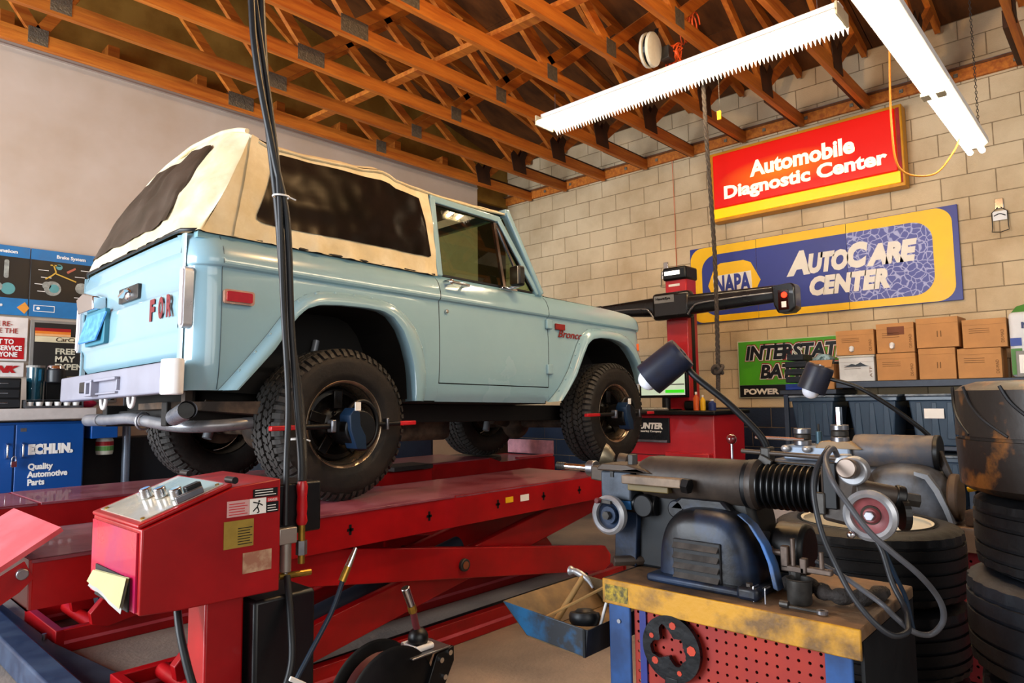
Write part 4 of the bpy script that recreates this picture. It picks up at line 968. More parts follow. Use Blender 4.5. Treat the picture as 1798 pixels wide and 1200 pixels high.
obj('yellow_panel', MB().box(6.822, 6.84, ya+.035, yb_-.035, za+.03, za+.135), lit('lit_yellow', '#f0b800', '#f8c810', .62, (6.84, 2.4, 3.3), (1.2, .5)), sg, bevel=.004)
rp = obj('red_panel', MB().box(6.812, 6.84, ya+.055, yb_-.045, za+.14, zb_-.035), lit('lit_red', '#c81005', '#ff9a18', .6, lamp_c, (.72, .20)), sg, bevel=.01)
obj('side_panel', MB().box(6.835, 6.841, ya+.02, ya+.05, za+.03, zb_-.03), redmat, sg)
wl_ = emitm('lit_white', '#fff0c8', .75)
text('Automobile', (6.811, 2.875, 3.56), (0, -1, 0), (0, 0, 1), 1.02, .17, wl_, sg, bold=.04)
text('Diagnostic Center', (6.811, 3.165, 3.345), (0, -1, 0), (0, 0, 1), 1.58, .185, wl_, sg, bold=.04)
# blue auto care sign: three panels with joints
s2g = thing('wall_sign', 'long blue and yellow sign reading NAPA AutoCare Center', 'sign', (6.98, 2.38, 2.52)); s2g['label'] = 'long blue and yellow sign reading AutoCare Center with a hexagon logo'
ya, yb_, za, zb_ = 1.10, 3.67, 2.095, 2.94
crz = bpy.data.materials.new('cracked_navy'); crz.use_nodes = True; nt = crz.node_tree; N = nt.nodes; L = nt.links
tc = N.new('ShaderNodeNewGeometry'); vo = N.new('ShaderNodeTexVoronoi'); vo.feature = 'DISTANCE_TO_EDGE'; vo.inputs['Scale'].default_value = 17; L.new(tc.outputs['Position'], vo.inputs['Vector'])
n3 = N.new('ShaderNodeTexNoise'); n3.inputs['Scale'].default_value = 9; L.new(tc.outputs['Position'], n3.inputs['Vector'])
ad = N.new('ShaderNodeVectorMath'); ad.operation = 'MULTIPLY_ADD'; ad.inputs[1].default_value = (.08, .08, .08); L.new(n3.outputs['Color'], ad.inputs[0]); L.new(tc.outputs['Position'], ad.inputs[2]); L.new(ad.outputs[0], vo.inputs['Vector'])
rp = N.new('ShaderNodeValToRGB'); rp.color_ramp.elements[0].position = .03; rp.color_ramp.elements[1].position = .09; rp.color_ramp.elements[0].color = (*lin('#a9aed8'), 1); rp.color_ramp.elements[1].color = (*lin('#4a53a0'), 1)
L.new(vo.outputs['Distance'], rp.inputs[0]); L.new(rp.outputs[0], N['Principled BSDF'].inputs['Base Color']); N['Principled BSDF'].inputs['Roughness'].default_value = .5
for a, c in ((1.10, 2.015), (2.021, 2.905), (2.911, 3.67)):
    obj('backing_panel', MB().box(6.965, 6.985, a, c, za, zb_), navy, s2g, bevel=.002)
def lay(pts, mat, t0, nm='print'): return obj(nm, MB().poly(pts, lambda u, v, t: (t, u, v), t0, t0+.0015), mat, s2g)
def clip(pts, a, c):
    out = []
    for side_, lim in ((1, a), (-1, c)):
        src = out if out and side_ == -1 else pts; new = []
        for p, q in zip(src, src[1:]+src[:1]):
            ip = (p[0]-lim)*side_ >= 0; iq = (q[0]-lim)*side_ >= 0
            if ip: new.append(p)
            if ip != iq: t = (lim-p[0])/(q[0]-p[0]); new.append((lim, p[1]+t*(q[1]-p[1])))
        out = new
    return out
yb2 = rrect(1.145, 3.665, 2.10, 2.935, .14, 8); inn = rrect(1.30, 3.53, 2.17, 2.84, .17, 8)
for a, c in ((1.0, 2.016), (2.020, 2.906), (2.910, 3.8)):
    lay(clip(yb2, a, c), yel, 6.962, 'yellow_border'); lay(clip(inn, a, c), navy if a > 2 else crz, 6.9595, 'blue_field')
wcream = M('sign_white', '#efe9dc', .5, 0, .03)
hexp = [(3.46, 2.50), (3.38, 2.70), (3.31, 2.735), (3.05, 2.735), (2.97, 2.70), (2.87, 2.50), (2.97, 2.31), (3.05, 2.27), (3.31, 2.27), (3.38, 2.31)]
lay(hexp, yel, 6.957, 'hexagon'); lay([(3.39, 2.36), (3.40, 2.60), (2.97, 2.61), (2.96, 2.37)], wcream, 6.9545, 'white_block')
text('NAPA', (6.954, 3.375, 2.395), (0, -1, 0), (0, 0, 1), .40, .205, navy, s2g, bold=.04)
for tx_, y_, w_, h_ in (('A', 2.60, .235, .25), ('UTO', 2.385, .38, .205), ('C', 2.02, .19, .25), ('ARE', 1.85, .43, .205)): text(tx_, (6.957, y_, 2.49), (0, -1, 0), (0, 0, 1), w_, h_, wcream, s2g, bold=.07, shear=.2, space=.92)
text('CENTER', (6.957, 2.38, 2.265), (0, -1, 0), (0, 0, 1), .72, .195, wcream, s2g, bold=.07, shear=.2, space=1.0)
# green battery sign
s3g = thing('wall_sign', 'green and black battery sign behind the black trays and shelf', 'sign', (6.98, 2.6, 1.57))
grn = M('sign_green', '#4fae1e', .4, 0, .08, 4)
obj('backing_panel', MB().box(6.965, 6.985, 2.0, 3.16, 1.265, 1.865), M('sign_cream_edge', '#c9cfae', .5), s3g, bevel=.004)
obj('green_field', MB().box(6.961, 6.965, 2.01, 3.145, 1.40, 1.855), grn, s3g); obj('black_band', MB().box(6.961, 6.965, 2.01, 3.145, 1.275, 1.398), black, s3g)
for body, y, z, w, h in (('INTERSTATE', 3.07, 1.655, 1.02, .155), ('BATTERIES', 2.92, 1.46, .86, .15)):
    text(body, (6.9605, y+.012, z-.012), (0, -1, 0), (0, 0, 1), w+.03, h+.028, redmat, s3g, bold=.13, shear=.2, name='letter_outline', ext=.0008)
    text(body, (6.9597, y+.006, z-.006), (0, -1, 0), (0, 0, 1), w+.014, h+.012, wcream, s3g, bold=.095, shear=.2, name='letter_border', ext=.0008)
    text(body, (6.9589, y, z), (0, -1, 0), (0, 0, 1), w, h, black, s3g, bold=.045, shear=.2, ext=.0008)
text('POWER', (6.960, 3.10, 1.30), (0, -1, 0), (0, 0, 1), .37, .062, wcream, s3g, bold=.04); text('IST', (6.960, 2.59, 1.30), (0, -1, 0), (0, 0, 1), .15, .062, wcream, s3g, bold=.04)
# small bottle-opener like holder plates on the wall
for (y, z), lb_ in (((.80, 2.80), 'small silver wall hanger bracket right of the blue sign'), ((3.99, 2.72), 'small silver wall hanger bracket left of the blue sign above the red tower')):
    h = thing('wall_hanger', lb_, 'hanger', (6.97, y, z), group=None)
    obj('plate', MB().box(6.975, 6.989, y-.03, y+.03, z+.04, z+.13), chrome, h, bevel=.003); obj('card', MB().box(6.968, 6.974, y-.05, y+.05, z-.06, z+.02), whitetxt, h, bevel=.002)
    obj('card_mark', MB().tube(crv([(6.965, y+.04, z-.02), (6.965, y, z-.005), (6.965, y-.04, z-.025)], 4), .004, 5), black, h)
    obj('wire', MB().tube([(6.97, y+.01, z+.05), (6.97, y+.055, z+.01), (6.965, y+.055, z-.12), (6.955, y+.06, z-.155), (6.955, y, z-.165), (6.955, y-.06, z-.15), (6.965, y-.055, z-.11), (6.97, y-.055, z+.01), (6.97, y-.01, z+.05)], .004, 6), darksteel, h)

# ================================================================ ALIGNMENT TOWER
al = thing('alignment_tower', 'red alignment tower with a long black sensor beam near the block wall', 'alignment machine', (5.95, 3.3, 0))
obj('column', MB().box(5.92, 6.12, 3.17, 3.40, 1.0, 2.49), M('tower_red', '#c0202a', .35, 0, .1, 3, coat=.3), al, bevel=.012)
obj('column_slot', MB().box(5.99, 6.05, 3.166, 3.171, 1.3, 2.2), black, al)
cp_ = obj('top_cap', MB().box(5.89, 6.13, 3.155, 3.41, 2.42, 2.55), black, al, bevel=.02); obj('cap_light', MB().box(5.884, 5.891, 3.22, 3.385, 2.47, 2.51), emitm('cap_lamp', (1, 1, .95), 1.6), cp_, bevel=.004)
obj('tower_print', MB().box(5.9185, 5.92, 3.24, 3.36, 2.362, 2.385), whitetxt, al)
bk = M('beam_black', '#141416', .3, 0, .05, 6, coat=.3)
obj('hub', MB().box(5.80, 5.92, 3.08, 3.49, 2.03, 2.295), bk, al, bevel=.04, seg=3)
hp_ = obj('hub_plate', MB().box(5.793, 5.801, 3.24, 3.455, 2.19, 2.265), M('gray_badge', '#8f9396', .4, .3), al, bevel=.004)
text('HawkEye', (5.7925, 3.435, 2.215), (0, -1, 0), (0, 0, 1), .16, .03, black, hp_, bold=.04)
for s, y0, y1 in ((1, 3.47, 4.12), (-1, 3.10, 2.14)):
    rows = []
    for k in range(17):
        t = k/16; y = lerp(y0, y1, t); zc = 2.155+.01*(t if s > 0 else 0)+(.012*t if s < 0 else 0); hh = lerp(.095, .055 if s > 0 else .07, t); dd = lerp(.06, .045, t)
        if s > 0: zc = lerp(2.165, 2.185, t)
        rows.append([Vector((5.86+dd*math.copysign(abs(math.cos(a))**.5, math.cos(a)), y, zc+hh*math.copysign(abs(math.sin(a))**.6, math.sin(a)))) for a in [2*math.pi*q/16 for q in range(16)]])
    b = MB().grid(rows, 0, True); b.f.append(tuple(range(16))); b.mi.append(0); b.f.append(tuple(range(16*16, 17*16))); b.mi.append(0)
    obj('beam_arm', b, bk, al, smooth=50)
    obj('trim_strip', MB().tube(crv([(5.80, y0, 2.06), (5.79, lerp(y0, y1, .06), 2.12), (5.79, lerp(y0, y1, .14), 2.15), (5.80, lerp(y0, y1, .5), 2.165), (5.81, lerp(y0, y1, .85), 2.17)], 8), .009, 8), M('silver_trim', '#9c9ea2', .3, .7), al, smooth=60)
hd = obj('sensor_head', MB().poly([(2.14, 1.99), (2.25, 1.985), (2.285, 2.06), (2.30, 2.225), (2.12, 2.235), (2.10, 2.2), (2.10, 2.02)], lambda u, v, t: (t, u, v), 5.78, 5.93), bk, al, bevel=.015)
obj('sensor_window', MB().box(5.772, 5.781, 2.15, 2.24, 2.01, 2.18), M('sensor_glass', '#2a0a08', .1), hd, bevel=.004)
obj('red_lamp', MB().cyl((5.765, 2.185, 2.135), (5.773, 2.185, 2.135), .024, n=18), emitm('beam_lamp', (1, .12, .02), 6), hd)
obj('sensor_label', MB().box(5.768, 5.772, 2.17, 2.21, 2.03, 2.08), whitetxt, hd)
obj('sensor_head', MB().box(5.79, 5.92, 4.08, 4.20, 2.10, 2.24), bk, al, bevel=.02)
# cabinet
ac = thing('alignment_cabinet', 'red equipment cabinet with a black lettered drawer, left of the rope', 'cabinet', (6.0, 3.3, 0))
obj('body', MB().box(5.72, 6.35, 2.84, 3.82, .02, 1.12), M('tower_red', ''), ac, bevel=.012)
obj('worktop', MB().box(5.66, 6.40, 2.80, 3.86, 1.12, 1.16), black, ac, bevel=.01)
dw = obj('drawer', MB().box(5.70, 5.721, 3.28, 3.78, .86, 1.09), M('drawer_black', '#14161c', .3), ac, bevel=.004)
text('HUNTER', (5.699, 3.655, .985), (0, -1, 0), (0, 0, 1), .31, .06, whitetxt, dw, bold=.05, shear=.15)
text('Engineering Company', (5.699, 3.64, .95), (0, -1, 0), (0, 0, 1), .28, .025, whitetxt, dw, bold=.02)
obj('drawer_handle', MB().box(5.685, 5.70, 3.30, 3.76, .862, .885), steel, dw, bevel=.003)
obj('lower_step', MB().box(5.64, 5.72, 2.86, 3.30, .02, .78), M('tower_red', ''), ac, bevel=.01)
for z in (.25, .50, .74): obj('door_line', MB().box(5.716, 5.7195, 3.32, 3.78, z, z+.006), black, ac)
mo = thing('monitor', 'flat monitor with a pale screen standing on the red equipment cabinet', 'monitor', (5.9, 3.38, 1.16))
obj('bezel', MB().box(5.78, 5.82, 3.12, 3.64, 1.28, 1.64), black, mo, bevel=.008)
sc_ = obj('screen', MB().box(5.776, 5.781, 3.145, 3.615, 1.305, 1.615), emitm('screen_glow', (.72, .80, .72), .55), mo)
obj('screen_bar', MB().box(5.7745, 5.7765, 3.15, 3.35, 1.325, 1.355), emitm('screen_green', (.2, .75, .1), .8), sc_); obj('screen_line', MB().box(5.7745, 5.7765, 3.15, 3.61, 1.40, 1.41), M('gray_print', '#6c7370', .5), sc_)
obj('stand', MB().cyl((5.84, 3.38, 1.161), (5.84, 3.38, 1.30), .04, n=16), black, mo); obj('stand_foot', MB().box(5.75, 5.93, 3.26, 3.50, 1.161, 1.175), black, mo, bevel=.005)
kb_ = thing('keyboard', 'pale keyboard on the red equipment cabinet in front of the monitor', 'keyboard', (5.7, 3.5, 1.16))
obj('case', MB().box(5.665, 5.74, 3.30, 3.76, 1.161, 1.178), M('gray_plastic', '#8c8a84', .5), kb_, bevel=.004)
b = MB()
for i in range(4):
    for j in range(16): b.box(5.668+i*.018, 5.682+i*.018, 3.31+j*.027, 3.333+j*.027, 1.178, 1.186)
obj('key', b, M('key_cream', '#d6d2c2', .5), kb_, kind='stuff')
pr_ = whole('printer', 'small black printer at the foot of the red tower', 'printer', MB().box(5.84, 6.05, 3.02, 3.20, 1.161, 1.25), black, bevel=.02)
for (x, y, h, r, m_, lb_) in ((5.75, 3.02, .17, .028, M('orange_bottle', '#cf5a1e', .4), 'orange spray bottle on the red equipment cabinet'), (5.74, 2.95, .14, .024, yellowm, 'yellow bottle on the red equipment cabinet'), (5.78, 2.88, .10, .035, M('blue_jar', '#1c2f6a', .4), 'dark blue jar at the right end of the red equipment cabinet')):
    t = thing('bottle', lb_, 'bottle', (x, y, 1.16)); obj('body', MB().lathe([(0, 0), (r, 0), (r, h*.65), (r*.45, h*.8), (r*.4, h*.85), (0, h*.85)], (x, y, 1.161), (0, 0, 1), 18), m_, t, smooth=40); obj('cap', MB().cyl((x, y, 1.161+h*.85), (x, y, 1.161+h), r*.4, n=14), white, t)
whole('small_speaker', 'small black gooseneck speaker on the red cabinet left of the monitor', 'speaker', MB().sph((5.80, 3.76, 1.215), .05, 16, 10), black, smooth=60)
# blue tool chest and dark clutter under the truck beyond the far runway
tc_ = thing('tool_chest', 'dark blue tool chest standing beyond the far runway behind the truck', 'tool chest', (3.5, 5.6, 0))
obj('body', MB().box(3.2, 4.6, 5.35, 5.95, .02, 1.18), M('dark_blue_chest', '#1b2c42', .4), tc_, bevel=.01)
for k in range(5): obj('drawer', MB().box(3.24, 4.56, 5.335, 5.35, .12+.2*k, .30+.2*k), M('drawer_slate', '#26384e', .35), tc_, bevel=.004)
gc = thing('gray_cabinet', 'gray-blue steel locker behind the rear wheel beyond the far runway', 'cabinet', (2.7, 5.7, 0))
obj('body', MB().box(2.45, 3.05, 5.45, 6.0, .0, 1.22), M('slate_locker', '#56616e', .45), gc, bevel=.008); obj('door', MB().box(2.48, 3.02, 5.437, 5.45, .05, 1.18), MATS['slate_locker'], gc, bevel=.004); obj('handle', MB().box(2.95, 2.97, 5.42, 5.437, .6, .75), chrome, gc)

# ================================================================ SHELF, BINS, BOXES (right)
sf = thing('shelf_bench', 'long black steel shelf along the block wall carrying cardboard boxes', 'shelf', (6.7, 1.2, 0))
shm = M('shelf_dark_steel', '#3b424e', .45, .3, .2, 8)
obj('shelf_top', MB().box(6.38, 6.97, -.6, 2.0, 1.345, 1.40), shm, sf, bevel=.004)
obj('shelf_top', MB().box(6.38, 6.97, 2.0, 2.50, 1.295, 1.335), shm, sf, bevel=.004, label='lower shelf end under the trays')
for z in (.86, .30): obj('lower_shelf', MB().box(6.42, 6.97, -.6, 2.48, z-.03, z), shm, sf)
for y in (-.55, .30, 1.02, 2.43):
    obj('post', MB().box(6.39, 6.43, y, y+.04, 0, 1.345 if y < 2 else 1.295), M('post_blue_black', '#2a3648', .45), sf, bevel=.003); obj('post', MB().box(6.92, 6.96, y, y+.04, 0, 1.345 if y < 2 else 1.295), MATS['post_blue_black'], sf)
binm = M('tote_blue_gray', '#33485e', .38, 0, .1, 4, coat=.2)
def tote(y0, y1, z0, z1, label, grp, sticker=False):
    t = thing('storage_tote', label, 'storage bin', (6.65, (y0+y1)/2, z0), group=grp)
    x0, x1 = 6.40, 6.85; i = .035; b = MB()
    def lp4(z, k, e=0): return [Vector((x0+k-e, y0+k-e, z)), Vector((x0+k-e, y1-k+e, z)), Vector((x1-k+e, y1-k+e, z)), Vector((x1-k+e, y0+k-e, z))]
    v = lp4(z0, .05)+lp4(z1-.05, .012); b.add(v, [(0, 1, 2, 3), (0, 4, 5, 1), (1, 5, 6, 2), (2, 6, 7, 3), (3, 7, 4, 0), (4, 7, 6, 5)]); obj('tub', b, binm, t, bevel=.012)
    obj('rim', MB().box(x0-.004, x1+.004, y0-.004, y1+.004, z1-.055, z1-.02), binm, t, bevel=.006); obj('lid', MB().box(x0-.008, x1+.008, y0-.008, y1+.008, z1-.019, z1), M('tote_lid', '#8b95a0', .5, 0, .25, 9, col2='#4b5866') if 'tote_lid' not in MATS else MATS['tote_lid'], t, bevel=.005)
    for f_ in (.22, .5, .78) if y1-y0 < .46 else (.2, .8):
        y = lerp(y0, y1, f_); obj('rib', MB().add([(x0+.028, y-.03, z0+.06), (x0+.028, y+.03, z0+.06), (x0+.008, y+.018, z1-.07), (x0+.008, y-.018, z1-.07), (x0+.05, y-.03, z0+.06), (x0+.05, y+.03, z0+.06), (x0+.03, y+.018, z1-.07), (x0+.03, y-.018, z1-.07)], [(0, 1, 2, 3), (7, 6, 5, 4), (0, 4, 5, 1), (1, 5, 6, 2), (2, 6, 7, 3), (3, 7, 4, 0)]), binm, t, bevel=.004)
    if sticker: obj('label_tag', MB().box(x0+.0, x0+.006, (y0+y1)/2-.07, (y0+y1)/2+.07, z1-.20, z1-.12), whitetxt, t)
ds = ['upper tote at the left end of the shelf, under the black trays', 'upper tote, second from the left under the shelf', 'upper tote with a white tag under the shelf', 'upper tote behind the tall tire stack']
for k, (a, c) in enumerate(((2.03, 2.42), (1.53, 1.93), (1.07, 1.46), (.36, .95))): tote(a, c, .86, 1.285, 'blue-gray lidded '+ds[k], 'totes under the shelf', k == 2)
for k, (a, c) in enumerate(((2.03, 2.42), (1.48, 1.93), (1.07, 1.42), (.36, .95))): tote(a, c, .36, .79, 'blue-gray lidded lower '+['tote at the left end, half hidden by the brake lathe', 'tote, second from the left behind the rear lathe', 'tote beside the tall tire stack', 'tote behind the tall tire stack'][k], 'totes under the shelf')
card = M('cardboard', '#c08a55', .8, 0, .08, 6, bump=.08); inkm = M('brown_ink', '#6e4a2a', .8)
def carton(name, label, y0, y1, z0, z1, m_=card, x0=6.42, spout=False, rot=0, ink=inkm, stain=False, code='DE-MAD'):
    t = thing(name, label, 'box', (x0+.15, (y0+y1)/2, z0), group='cartons on the shelf' if m_ is card else None)
    bb = MB().box(x0, x0+.30, y0+.003, y1-.003, z0, z1); c0 = Vector((x0+.15, (y0+y1)/2, 0)); 
    if rot: 
        q = Matrix.Rotation(rot, 3, 'Z'); bb.v = [q @ (v-c0)+c0 for v in bb.v]
    body = obj('carton', bb, m_, t, bevel=.003)
    X = x0-.0008; w = y1-y0; h = z1-z0
    def pb(a, c, d, e, nm, mt=ink):
        m2 = MB().box(X-.0006, x0+.001, y1-w*c, y1-w*a, z0+h*d, z0+h*e)
        if rot: m2.v = [q @ (v-c0)+c0 for v in m2.v]
        return obj(nm, m2, mt, body)
    pb(.02, .98, .80, .805, 'flap_line')
    if not rot:
        for k in range(3): pb(.16, .62, .66-.07*k, .675-.07*k, 'print_line')
        text(code, (X-.0008, y1-w*.93, z0+h*.15), (0, 0, 1), (0, 1, 0), h*.45, w*.07, ink, body, ext=.0004)
    else:
        pb(.50, .52, .35, .55, 'print_mark'); pb(.58, .60, .35, .55, 'print_mark')
    if stain: pb(.3, .75, .60, .88, 'oil_stain', M('oil_stain', '#7a4a34', .8))
    if spout: obj('spout', MB().cyl((x0-.002, y1-w*.42, z0+h*.20), (x0-.03, y1-w*.42, z0+h*.20), .018, .014, 12).sph((x0-.01, y1-w*.42, z0+h*.27), .022, 10, 6), white, t, smooth=50)
carton('cardboard_box', 'brown cardboard box, bottom row, second from the left on the shelf', 1.375, 1.675, 1.402, 1.63)
carton('cardboard_box', 'brown cardboard box turned sideways, bottom row, third from the left', 1.095, 1.36, 1.402, 1.655, rot=.02)
carton('cardboard_box', 'brown cardboard box, bottom row at the right end', .79, 1.085, 1.402, 1.636)
carton('white_box', 'white box with a black mountain mark, bottom row at the left end', 1.69, 1.98, 1.402, 1.61, M('white_card', '#dcdcda', .6), code='ATF')
wb = [c for c in bpy.data.objects if c.name.startswith('white_box')][0]
obj('mountain_mark', MB().poly([(1.93, 1.53), (1.87, 1.555), (1.84, 1.545), (1.80, 1.565), (1.76, 1.54), (1.73, 1.53)], lambda u, v, t: (t, u, v), 6.4175, 6.4195), black, wb)
obj('box_lid', MB().box(6.412, 6.73, 1.685, 1.985, 1.61, 1.628), M('pale_lid', '#c9c5b8', .6), wb, bevel=.003)
carton('cardboard_box', 'brown cardboard box with a white spout, top row at the left end', 1.68, 1.995, 1.632, 1.85, spout=True)
carton('cardboard_box', 'oil-stained brown cardboard box with a white spout, top row, second from the left', 1.375, 1.665, 1.634, 1.885, spout=True, stain=True)
carton('cardboard_box', 'taller brown cardboard box turned sideways, top row, third from the left', 1.055, 1.36, 1.66, 1.905, rot=-.03)
carton('cardboard_box', 'brown cardboard box, top row at the right end', .745, 1.04, 1.64, 1.865)
ob_ = thing('open_carton', 'small open cardboard box holding crumpled plastic, beside the black trays', 'box', (6.5, 2.13, 1.34))
obj('carton', MB().box(6.44, 6.66, 2.03, 2.24, 1.338, 1.565), card, ob_, bevel=.003); obj('flap', MB().bar((6.44, 2.135, 1.60), (6.40, 2.135, 1.535), .20, .004), card, ob_)
b = MB().sph((6.54, 2.14, 1.60), .085, 14, 9, (1, 1.1, .7)); b.v = [v+Vector((0, noise.noise(v*18)*.03, noise.noise(v*22)*.03)) for v in b.v]
obj('plastic_wrap', b, M('crumpled_plastic', '#8fb0bf', .2, 0, .5, 12, col2='#2f4d52', mix=(.45, .55)), ob_, smooth=30)
for k, (z, w, m_, c) in enumerate(((1.337, .20, M('blue_case', '#1f3f9a', .4), 'blue case at the bottom of the tray stack'), (1.405, .19, M('black_tray', '#1a1d22', .4), 'black tray second from the bottom of the stack'), (1.475, .20, MATS['black_tray'], 'black tray third from the bottom of the stack'), (1.545, .19, MATS['black_tray'], 'black tray second from the top of the stack'), (1.61, .15, MATS['black_tray'], 'top tray of the black stack'))):
    t = thing('parts_tray', c+' before the green sign', 'tray', (6.5, 2.36, z), group=None)
    obj('tray', MB().box(6.42, 6.66, 2.36-w/2-.01*(k % 2), 2.36+w/2, z, z+.055), m_, t, bevel=.006); obj('tray_lip', MB().box(6.412, 6.421, 2.36-w/2, 2.36+w/2-.01, z+.035, z+.055), m_, t)
sb = thing('absorbent_bag', 'white and green printed bag standing at the right edge beside the cartons', 'bag', (6.5, .62, 1.4))
b = MB().box(6.42, 6.62, .50, .735, 1.402, 1.90); obj('bag_body', b, M('bag_white', '#d9dadd', .5, 0, .05), sb, bevel=.03, seg=3)
obj('bag_fold', MB().add([(6.44, .51, 1.88), (6.60, .51, 1.88), (6.60, .73, 1.88), (6.44, .73, 1.88), (6.50, .53, 1.99), (6.54, .53, 1.99), (6.54, .69, 1.95), (6.50, .69, 1.95)], [(0, 4, 5, 1), (1, 5, 6, 2), (2, 6, 7, 3), (3, 7, 4, 0), (4, 7, 6, 5), (0, 1, 2, 3)]), M('bag_green', '#4f8a3a', .5), sb, bevel=.01)
obj('bag_band', MB().box(6.416, 6.421, .66, .73, 1.42, 1.62), M('bag_green', ''), sb); obj('bag_band', MB().box(6.415, 6.421, .66, .73, 1.64, 1.70), M('blue_case', ''), sb)
for k in range(4): obj('print_line', MB().box(6.416, 6.421, .55, .64, 1.55+.045*k, 1.57+.045*k), M('dark_print', '#2b3a6a', .5), sb)
text('NO', (6.4155, .655, 1.77), (0, -1, 0), (0, 0, 1), .12, .05, M('dark_print', ''), sb, bold=.05)
fs = thing('picture_frame', 'dark framed white sign leaning at the right end of the shelf', 'frame', (6.40, .62, 1.4))
obj('frame', MB().box(6.392, 6.405, .50, .70, 1.402, 1.60), M('gray_plastic', ''), fs, bevel=.004); obj('face', MB().box(6.388, 6.392, .52, .68, 1.43, 1.57), whitetxt, fs)
# more tower text kept off
# ================================================================ LEFT WALL STUFF
gw = M('white_sign_board', '#e8e2de', .45)
def board(name, label, cat, x0, x1, z0, z1, m_, y=6.285, th=.012):
    t = thing(name, label, cat, ((x0+x1)/2, y, z0)); obj('board', MB().box(x0, x1, y-th, y, z0, z1), m_, t, bevel=.003); return t
chb = M('chart_black', '#14171a', .4); chblue = M('chart_blue', '#1276b8', .4); orng = M('tab_orange', '#e0963a', .5)
Yc = 6.272
for nm, x0, x1, ttl in (('suspension', .70, 1.305, 'Suspension'), ('brake', 1.312, 1.86, 'Brake System')):
    t = board('wall_chart', 'blue and black %s diagram poster on the white wall' % ('suspension' if nm[0] == 's' else 'brake system'), 'poster', x0, x1, 1.97, 2.50, chb)
    obj('header', MB().box(x0, x1, Yc-.001, Yc+.001, 2.415, 2.50), chblue, t); obj('footer', MB().box(x0, x1, Yc-.001, Yc+.001, 1.97, 2.10), chblue, t)
    text(ttl, ((x1-.30) if nm[0] == 's' else x0+.17, Yc-.0015, 2.435), (1, 0, 0), (0, 0, 1), .22 if nm[0] == 's' else .20, .036, whitetxt, t, bold=.03)
    text('Service', (x1-.20 if nm[0] != 's' else x1-.28, Yc-.0015, 2.03), (1, 0, 0), (0, 0, 1), .12, .03, whitetxt, t, bold=.02, shear=.15)
    if nm[0] == 's': obj('diamond', MB().poly([(x1-.07, 2.03), (x1-.02, 2.075), (x1+.03-.06+.06-.02, 2.03), (x1-.02, 1.985)], lambda u, v, q: (u, q, v), Yc-.002, Yc-.001), orng, t)
    else:
        lb = obj('logo_frame', MB().box(x0+.03, x0+.17, Yc-.0018, Yc-.001, 2.01, 2.06), whitetxt, t); obj('logo_field', MB().box(x0+.035, x0+.165, Yc-.0024, Yc-.0018, 2.015, 2.055), chblue, lb)
        obj('logo_mark', MB().cyl((x0+.06, Yc-.003, 2.035), (x0+.06, Yc-.0024, 2.035), .012, n=12), whitetxt, lb)
    tan = M('diagram_silver', '#a9b3b2', .4, .2, .3, 20) if 'diagram_silver' not in MATS else MATS['diagram_silver']; dy_ = M('diagram_yellow', '#d8b04a', .5) if 'diagram_yellow' not in MATS else MATS['diagram_yellow']
    def disc(cx, cz, r, m_, k): obj('diagram', MB().cyl((cx, Yc-.001-.0006*k, cz), (cx, Yc, cz), r, n=24), m_, t)
    if nm[0] != 's':
        disc(x0+.15, 2.20, .058, tan, 1); disc(x0+.16, 2.20, .034, M('diagram_teal', '#5aa0a4', .4) if 'diagram_teal' not in MATS else MATS['diagram_teal'], 2); disc(x0+.11, 2.22, .03, tan, 2); disc(x0+.35, 2.22, .045, tan, 1); disc(x0+.19, 2.375, .022, MATS['diagram_teal'], 1)
        b = MB()
        for p, q in (((.15, 2.39), (.17, 2.33)), ((.17, 2.33), (.14, 2.30)), ((.14, 2.30), (.10, 2.27)), ((.17, 2.32), (.31, 2.27)), ((.13, 2.385), (.20, 2.385))): b.bar((x0+p[0], Yc-.0012, p[1]), (x0+q[0], Yc-.0012, q[1]), .0008, .010)
        obj('diagram_line', b, dy_, t); obj('arrow', MB().poly([(x0+.24, 2.345), (x0+.30, 2.385), (x0+.305, 2.37), (x0+.25, 2.33)], lambda u, v, q: (u, q, v), Yc-.0015, Yc-.0005), M('diagram_coral', '#c46a55', .5), t)
    else:
        obj('diagram', MB().poly(rrect(x1-.16, x1-.13, 2.25, 2.39, .012), lambda u, v, q: (u, q, v), Yc-.0015, Yc), tan, t); disc(x1-.13, 2.17, .045, MATS.get('diagram_teal') or M('diagram_teal', '#5aa0a4', .4), 1); disc(x1-.20, 2.18, .035, tan, 2); disc(x1-.40, 2.22, .06, tan, 1)
    b = MB()
    for k in range(9):
        x_ = x0+(.03 if k % 2 else .30)+.02*(k % 3); b.box(x_, x_+.07, Yc-.0012, Yc-.0004, 2.14+.028*k, 2.145+.028*k)
    obj('caption_line', b, whitetxt, t, kind='stuff')
rs = board('warning_sign', 'white sign with red refuse service lettering at the left edge', 'sign', .93, 1.315, 1.62, 1.955, gw)
text("WE RE-\nSERVE THE", (1.03, Yc-.001, 1.83), (1, 0, 0), (0, 0, 1), .22, .09, redmat, rs, chars='CENTER'); obj('red_block', MB().box(.97, 1.295, Yc-.001, Yc+.001, 1.635, 1.80), red, rs)
text('RIGHT TO\nREFUSE SERVICE\nTO ANYONE', (.985, Yc-.0015, 1.65), (1, 0, 0), (0, 0, 1), .295, .135, whitetxt, rs, chars='CENTER', bold=.03)
ms = board('menu_board', 'black letter board in a gray frame above the coffee maker', 'sign', 1.33, 1.95, 1.30, 1.945, M('gray_frame', '#8a8782', .5))
obj('face', MB().box(1.355, 1.93, Yc-.002, Yc, 1.32, 1.925), M('letter_board', '#25211e', .7), ms)
